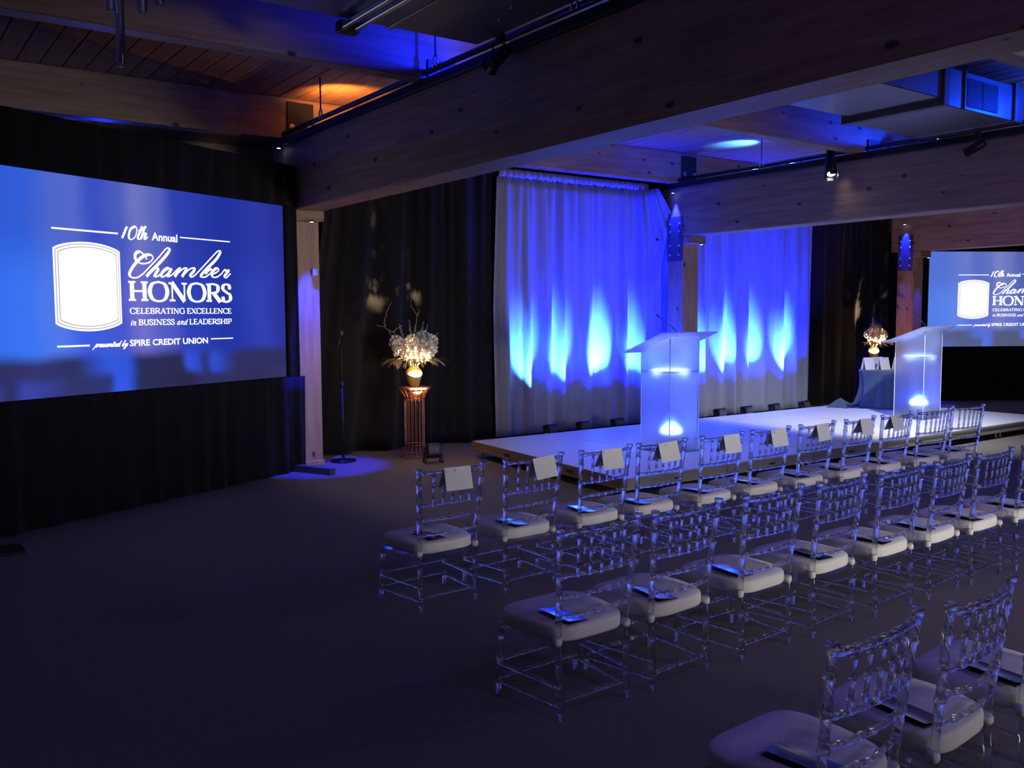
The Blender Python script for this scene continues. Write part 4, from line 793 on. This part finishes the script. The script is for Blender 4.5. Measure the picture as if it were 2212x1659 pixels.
for k, (dx, dy, a) in enumerate(rows):
    t = thing('award_folder', (TX+dx, TY+dy, SZ+0.636), 'white folded award board on the draped table, %s from the left' % ORD[k], 'folder', a, 'white boards on the draped table')
    for s in (-1, 1):
        mb = MB(); mb.v = [(-0.10, s*0.055, 0), (0.10, s*0.055, 0), (0.10, 0, 0.20), (-0.10, 0, 0.20), (-0.10, s*0.061, 0), (0.10, s*0.061, 0), (0.10, s*0.004, 0.204), (-0.10, s*0.004, 0.204)]
        mb.f = [(0,1,2,3), (7,6,5,4), (0,4,5,1), (1,5,6,2), (2,6,7,3), (3,7,4,0)]; mb.build('leaf_board', 'paper_white', t)
random.seed(3)
def heap(u, v):
    a = 2*math.pi*u; r = 0.20*(1-v)*(1+0.25*math.sin(a*5)+0.15*math.sin(a*9+2)); return (r*math.cos(a), r*math.sin(a), 0.16*v*(1+0.3*math.sin(a*3)*(1-v))+0.03*math.sin(a*7)*(v)*(1-v)+0.004)
tag(MB().grid(heap, 40, 8).build('cloth_heap', 'table_cloth', None, True), 'rumpled blue cloth heap beside the draped table', 'cloth').location = (13.46, 9.36, SZ)

# ------------------------------------------------------------------ chairs
def ring_rod(p0, p1, r, nring=5, bow=0.0, seg=8, ringk=1.28):
    # bamboo-turned rod with raised rings, optionally bowed backwards
    p0, p1 = Vector(p0), Vector(p1); pts = []; rad = []
    us = set([0, 1])
    for k in range(nring):
        c = (k+0.5)/nring
        for d, _ in ((-.022, 0), (-.010, 1), (.010, 1), (.022, 0)): us.add(round(c+d, 5))
    if bow:
        for k in range(9): us.add(round(k/8, 5))
    for u in sorted(us):
        q = min(abs(u-(k+0.5)/nring) for k in range(nring)) if nring else 1
        pts.append(p0.lerp(p1, u)+Vector((0, -bow*4*u*(1-u), 0))); rad.append(r*ringk if q < 0.012 else r)
    return MB().tube(pts, rad, seg)
def rot(o, **k): return o
HW = 0.205; BY = -0.165
def hw(z): return 0.205+0.033*max(0.0, (z-0.4)/0.485)
def by(z): return -0.165-0.052*(z-0.4)/0.485 if z > 0.4 else -0.165-0.014*(1-z/0.4)
def make_chair():
    t = thing('chiavari_chair', (0,0,0), 'x', 'chair')
    for s in (-1, 1):
        # back leg and upright in one turned piece
        pts = []; rad = []
        zs = [0, 0.03, 0.035, 0.05, 0.055, 0.12, 0.125, 0.14, 0.145, 0.25, 0.255, 0.27, 0.275, 0.40, 0.41, 0.43, 0.44, 0.54, 0.545, 0.56, 0.565, 0.65, 0.655, 0.67, 0.675, 0.77, 0.775, 0.79, 0.795, 0.862, 0.866, 0.873, 0.885]
        for i, z in enumerate(zs):
            ringy = any(abs(z-c) < 0.006 for c in (0.0425, 0.1325, 0.2625, 0.5525, 0.6625, 0.7825)); r = 0.0155 if z > 0.03 else 0.012
            if 0.035 <= z <= 0.05 or any(c-0.009 < z < c+0.009 for c in (0.1325, 0.2625, 0.5525, 0.6625, 0.7825)): r = 0.0195
            if z >= 0.866: r = 0.021
            pts.append((s*hw(z), by(z), z)); rad.append(r)
        MB().tube(pts, rad, 10).build('back_post', 'acrylic', t, True)
        p = ring_rod((s*0.243, 0.235, 0.0), (s*0.232, 0.215, 0.345), 0.0145, 3, 0, 10).build('front_leg', 'acrylic', t, True)
    for z, r in ((0.853, 0.0125), (0.657, 0.011), (0.562, 0.0105), (0.467, 0.0105)):
        yy = by(z)
        ring_rod((-hw(z), yy, z), (hw(z), yy, z), r, 7, 0.028, 8).build('back_rail', 'acrylic', t, True)
    for k in range(5):
        u = 0.5+(k-2)*0.148; bw = -0.028*4*u*(1-u)
        ring_rod((hw(.657)*(2*u-1), by(.657)+bw, 0.657), (hw(.853)*(2*u-1), by(.853)+bw, 0.853), 0.0085, 3, 0, 8, 1.45).build('spindle', 'acrylic', t, True)
    # seat frame
    outl = [(0.235, 0.235), (-0.235, 0.235), (-0.205, -0.165), (0.205, -0.165)]
    MB().prism([(a, b) for a, b in outl], 0.322, 0.346).build('seat_frame', 'acrylic', t)
    for z in (0.15, 0.065):
        for s in (-1, 1): ring_rod((s*0.24, 0.225, z), (s*0.205, -0.173, z), 0.009, 4).build('side_stretcher', 'acrylic', t, True)
        ring_rod((-0.24, 0.228, z+0.015), (0.24, 0.228, z+0.015), 0.009, 5).build('front_stretcher', 'acrylic', t, True)
    ring_rod((-0.205, -0.174, 0.085), (0.205, -0.174, 0.085), 0.009, 5).build('back_stretcher', 'acrylic', t, True)
    # tied cushion: puffy rounded pad
    mb = MB(); n = 44; rings = []
    prof = [(0.93, 0.347), (0.985, 0.350), (1.0, 0.360), (1.0, 0.394), (0.99, 0.405), (0.96, 0.413), (0.7, 0.419), (0.35, 0.421)]
    for f_, z in prof:
        b = len(mb.v); rings.append(b)
        for k in range(n):
            a = 2*math.pi*k/n; ca, sa = math.cos(a), math.sin(a); e = 0.42
            px = math.copysign(abs(ca)**e, ca); py = math.copysign(abs(sa)**e, sa)
            wx = 0.245 if py > 0 else 0.245-0.045*(-py)**1.5; mb.v.append((px*wx*f_, 0.040+py*0.228*f_, z))
    for a, b in zip(rings, rings[1:]):
        for k in range(n): mb.f.append((a+k, a+(k+1) % n, b+(k+1) % n, b+k))
    mb.f.append(tuple(rings[-1]+k for k in range(n))); mb.f.append(tuple(rings[0]+k for k in reversed(range(n))))
    cu = mb.build('seat_cushion', 'cushion', t, True); cu['label'] = 'ivory seat cushion'
    for s in (-1, 1): MB().lathe([(0.018, 0.338), (0.024, 0.350), (0.023, 0.366), (0.017, 0.376)], 10, (s*(HW+0.004), BY+0.004, 0)).build('cushion_tie', 'cushion', cu, True)
    return t
proto = make_chair()
def booklet_mesh():
    mb = MB(); L_, W_ = 0.22, 0.112
    # closed glossy leaflet with its cover lifting open a little
    mb.v = [(-L_/2,0,0), (L_/2,0,0), (L_/2,W_,0), (-L_/2,W_,0), (-L_/2,0,0.004), (L_/2,0,0.004), (L_/2,W_,0.004), (-L_/2,W_,0.004)]
    mb.f = [(0,3,2,1), (4,5,6,7), (0,1,5,4), (1,2,6,5), (2,3,7,6), (3,0,4,7)]
    return mb
def cover_mesh():
    mb = MB(); L_, W_ = 0.22, 0.112; n = 5
    for i in range(n+1): u = i/n; y = W_*(1-u)*0.995; z = 0.0045+0.013*u**1.5; mb.v += [(-L_/2, y, z), (L_/2, y, z), (-L_/2, y, z+0.0015), (L_/2, y, z+0.0015)]
    for i in range(n):
        q = 4*i; mb.f += [(q, q+1, q+5, q+4), (q+2, q+6, q+7, q+3), (q, q+4, q+6, q+2), (q+1, q+3, q+7, q+5)]
    mb.f += [(0, 2, 3, 1), (4*n, 4*n+1, 4*n+3, 4*n+2)]; return mb
bk0 = booklet_mesh().mesh('booklet_pages', 'booklet_in'); bk1 = cover_mesh().mesh('booklet_cover', 'booklet')
def card_mesh(w=0.19, h=0.135, op=0.045):
    mb = MB(); th = 0.0012
    for s, hh, oo in ((-1, h, op*0.75), (1, h*0.95, op*1.5)):
        b = len(mb.v); mb.v += [(-w/2, 0, 0), (w/2, 0, 0), (w/2, s*oo, -hh), (-w/2, s*oo, -hh), (-w/2, s*th, 0.001), (w/2, s*th, 0.001), (w/2, s*(oo+th), -hh), (-w/2, s*(oo+th), -hh)]
        mb.f += [tuple(b+i for i in f) for f in ((0,3,2,1), (4,5,6,7), (0,1,5,4), (1,2,6,5), (2,3,7,6), (3,0,4,7))]
    return mb.mesh('card', 'card')
cardm = card_mesh()
ROW = {'front row by the stage': (4.70, [2.885, 3.513, 4.132, 4.668, 5.308, 5.873, 6.472, 7.073, 7.640, 8.263, 8.865]),
       'middle row': (3.04, [2.642, 3.197, 3.836, 4.423, 5.015, 5.576, 6.100, 6.690]),
       'row closest to the camera': (1.515, [2.393, 2.992, 3.58])}
first = True
random.seed(11)
for rn, (ry, xs) in ROW.items():
    for k, cx in enumerate(xs):
        last = k == len(xs)-1
        c = proto if first else copy_tree(proto); first = False
        yaw = R_(random.uniform(1.0, 6.0)) if rn != 'front row by the stage' or k < 9 else R_((-4, -7)[k-9])
        c.location = (cx-0.217*math.sin(-yaw)*-1, ry+0.217, 0); c.rotation_euler = (0, 0, yaw)
        o_ = ORD[k]
        c['label'] = '%s clear acrylic chair from the left in the %s' % (o_, rn); c['group'] = 'clear acrylic chairs set out in rows'
        # programme on the cushion
        bl = thing('programme_booklet', (0,0,0), 'dark blue programme booklet on the %s seat of the %s' % (o_, rn), 'booklet', group='programmes on the seats')
        a = bpy.data.objects.new('pages', bk0); col.objects.link(a); a.parent = bl; a = bpy.data.objects.new('cover', bk1); col.objects.link(a); a.parent = bl
        rz = R_(random.uniform(-100, -82))
        bl.location = (cx-(0.15 if yaw > 0 else 0.06)+random.uniform(-0.03, 0.03), ry+0.17+random.uniform(-0.03, 0.03), 0.4215); bl.rotation_euler = (0, 0, rz)
        if ry > 4 and k < 9:
            d = bpy.data.objects.new('reserved_card', cardm); col.objects.link(d); dx = [0.02, 0.05, 0.02, 0.02, 0.06, 0.05, 0.02, 0.03, -0.08][k]
            d.location = (cx+dx, ry-0.03, 0.874); d.rotation_euler = (R_(random.uniform(-3, 3)), R_(random.uniform(-3, 3)), yaw+R_(random.uniform(-4, 4)))
            tag(d, 'blank grey folded card over the %s chair back of the front row' % o_, 'card', 'folded cards on the front row')
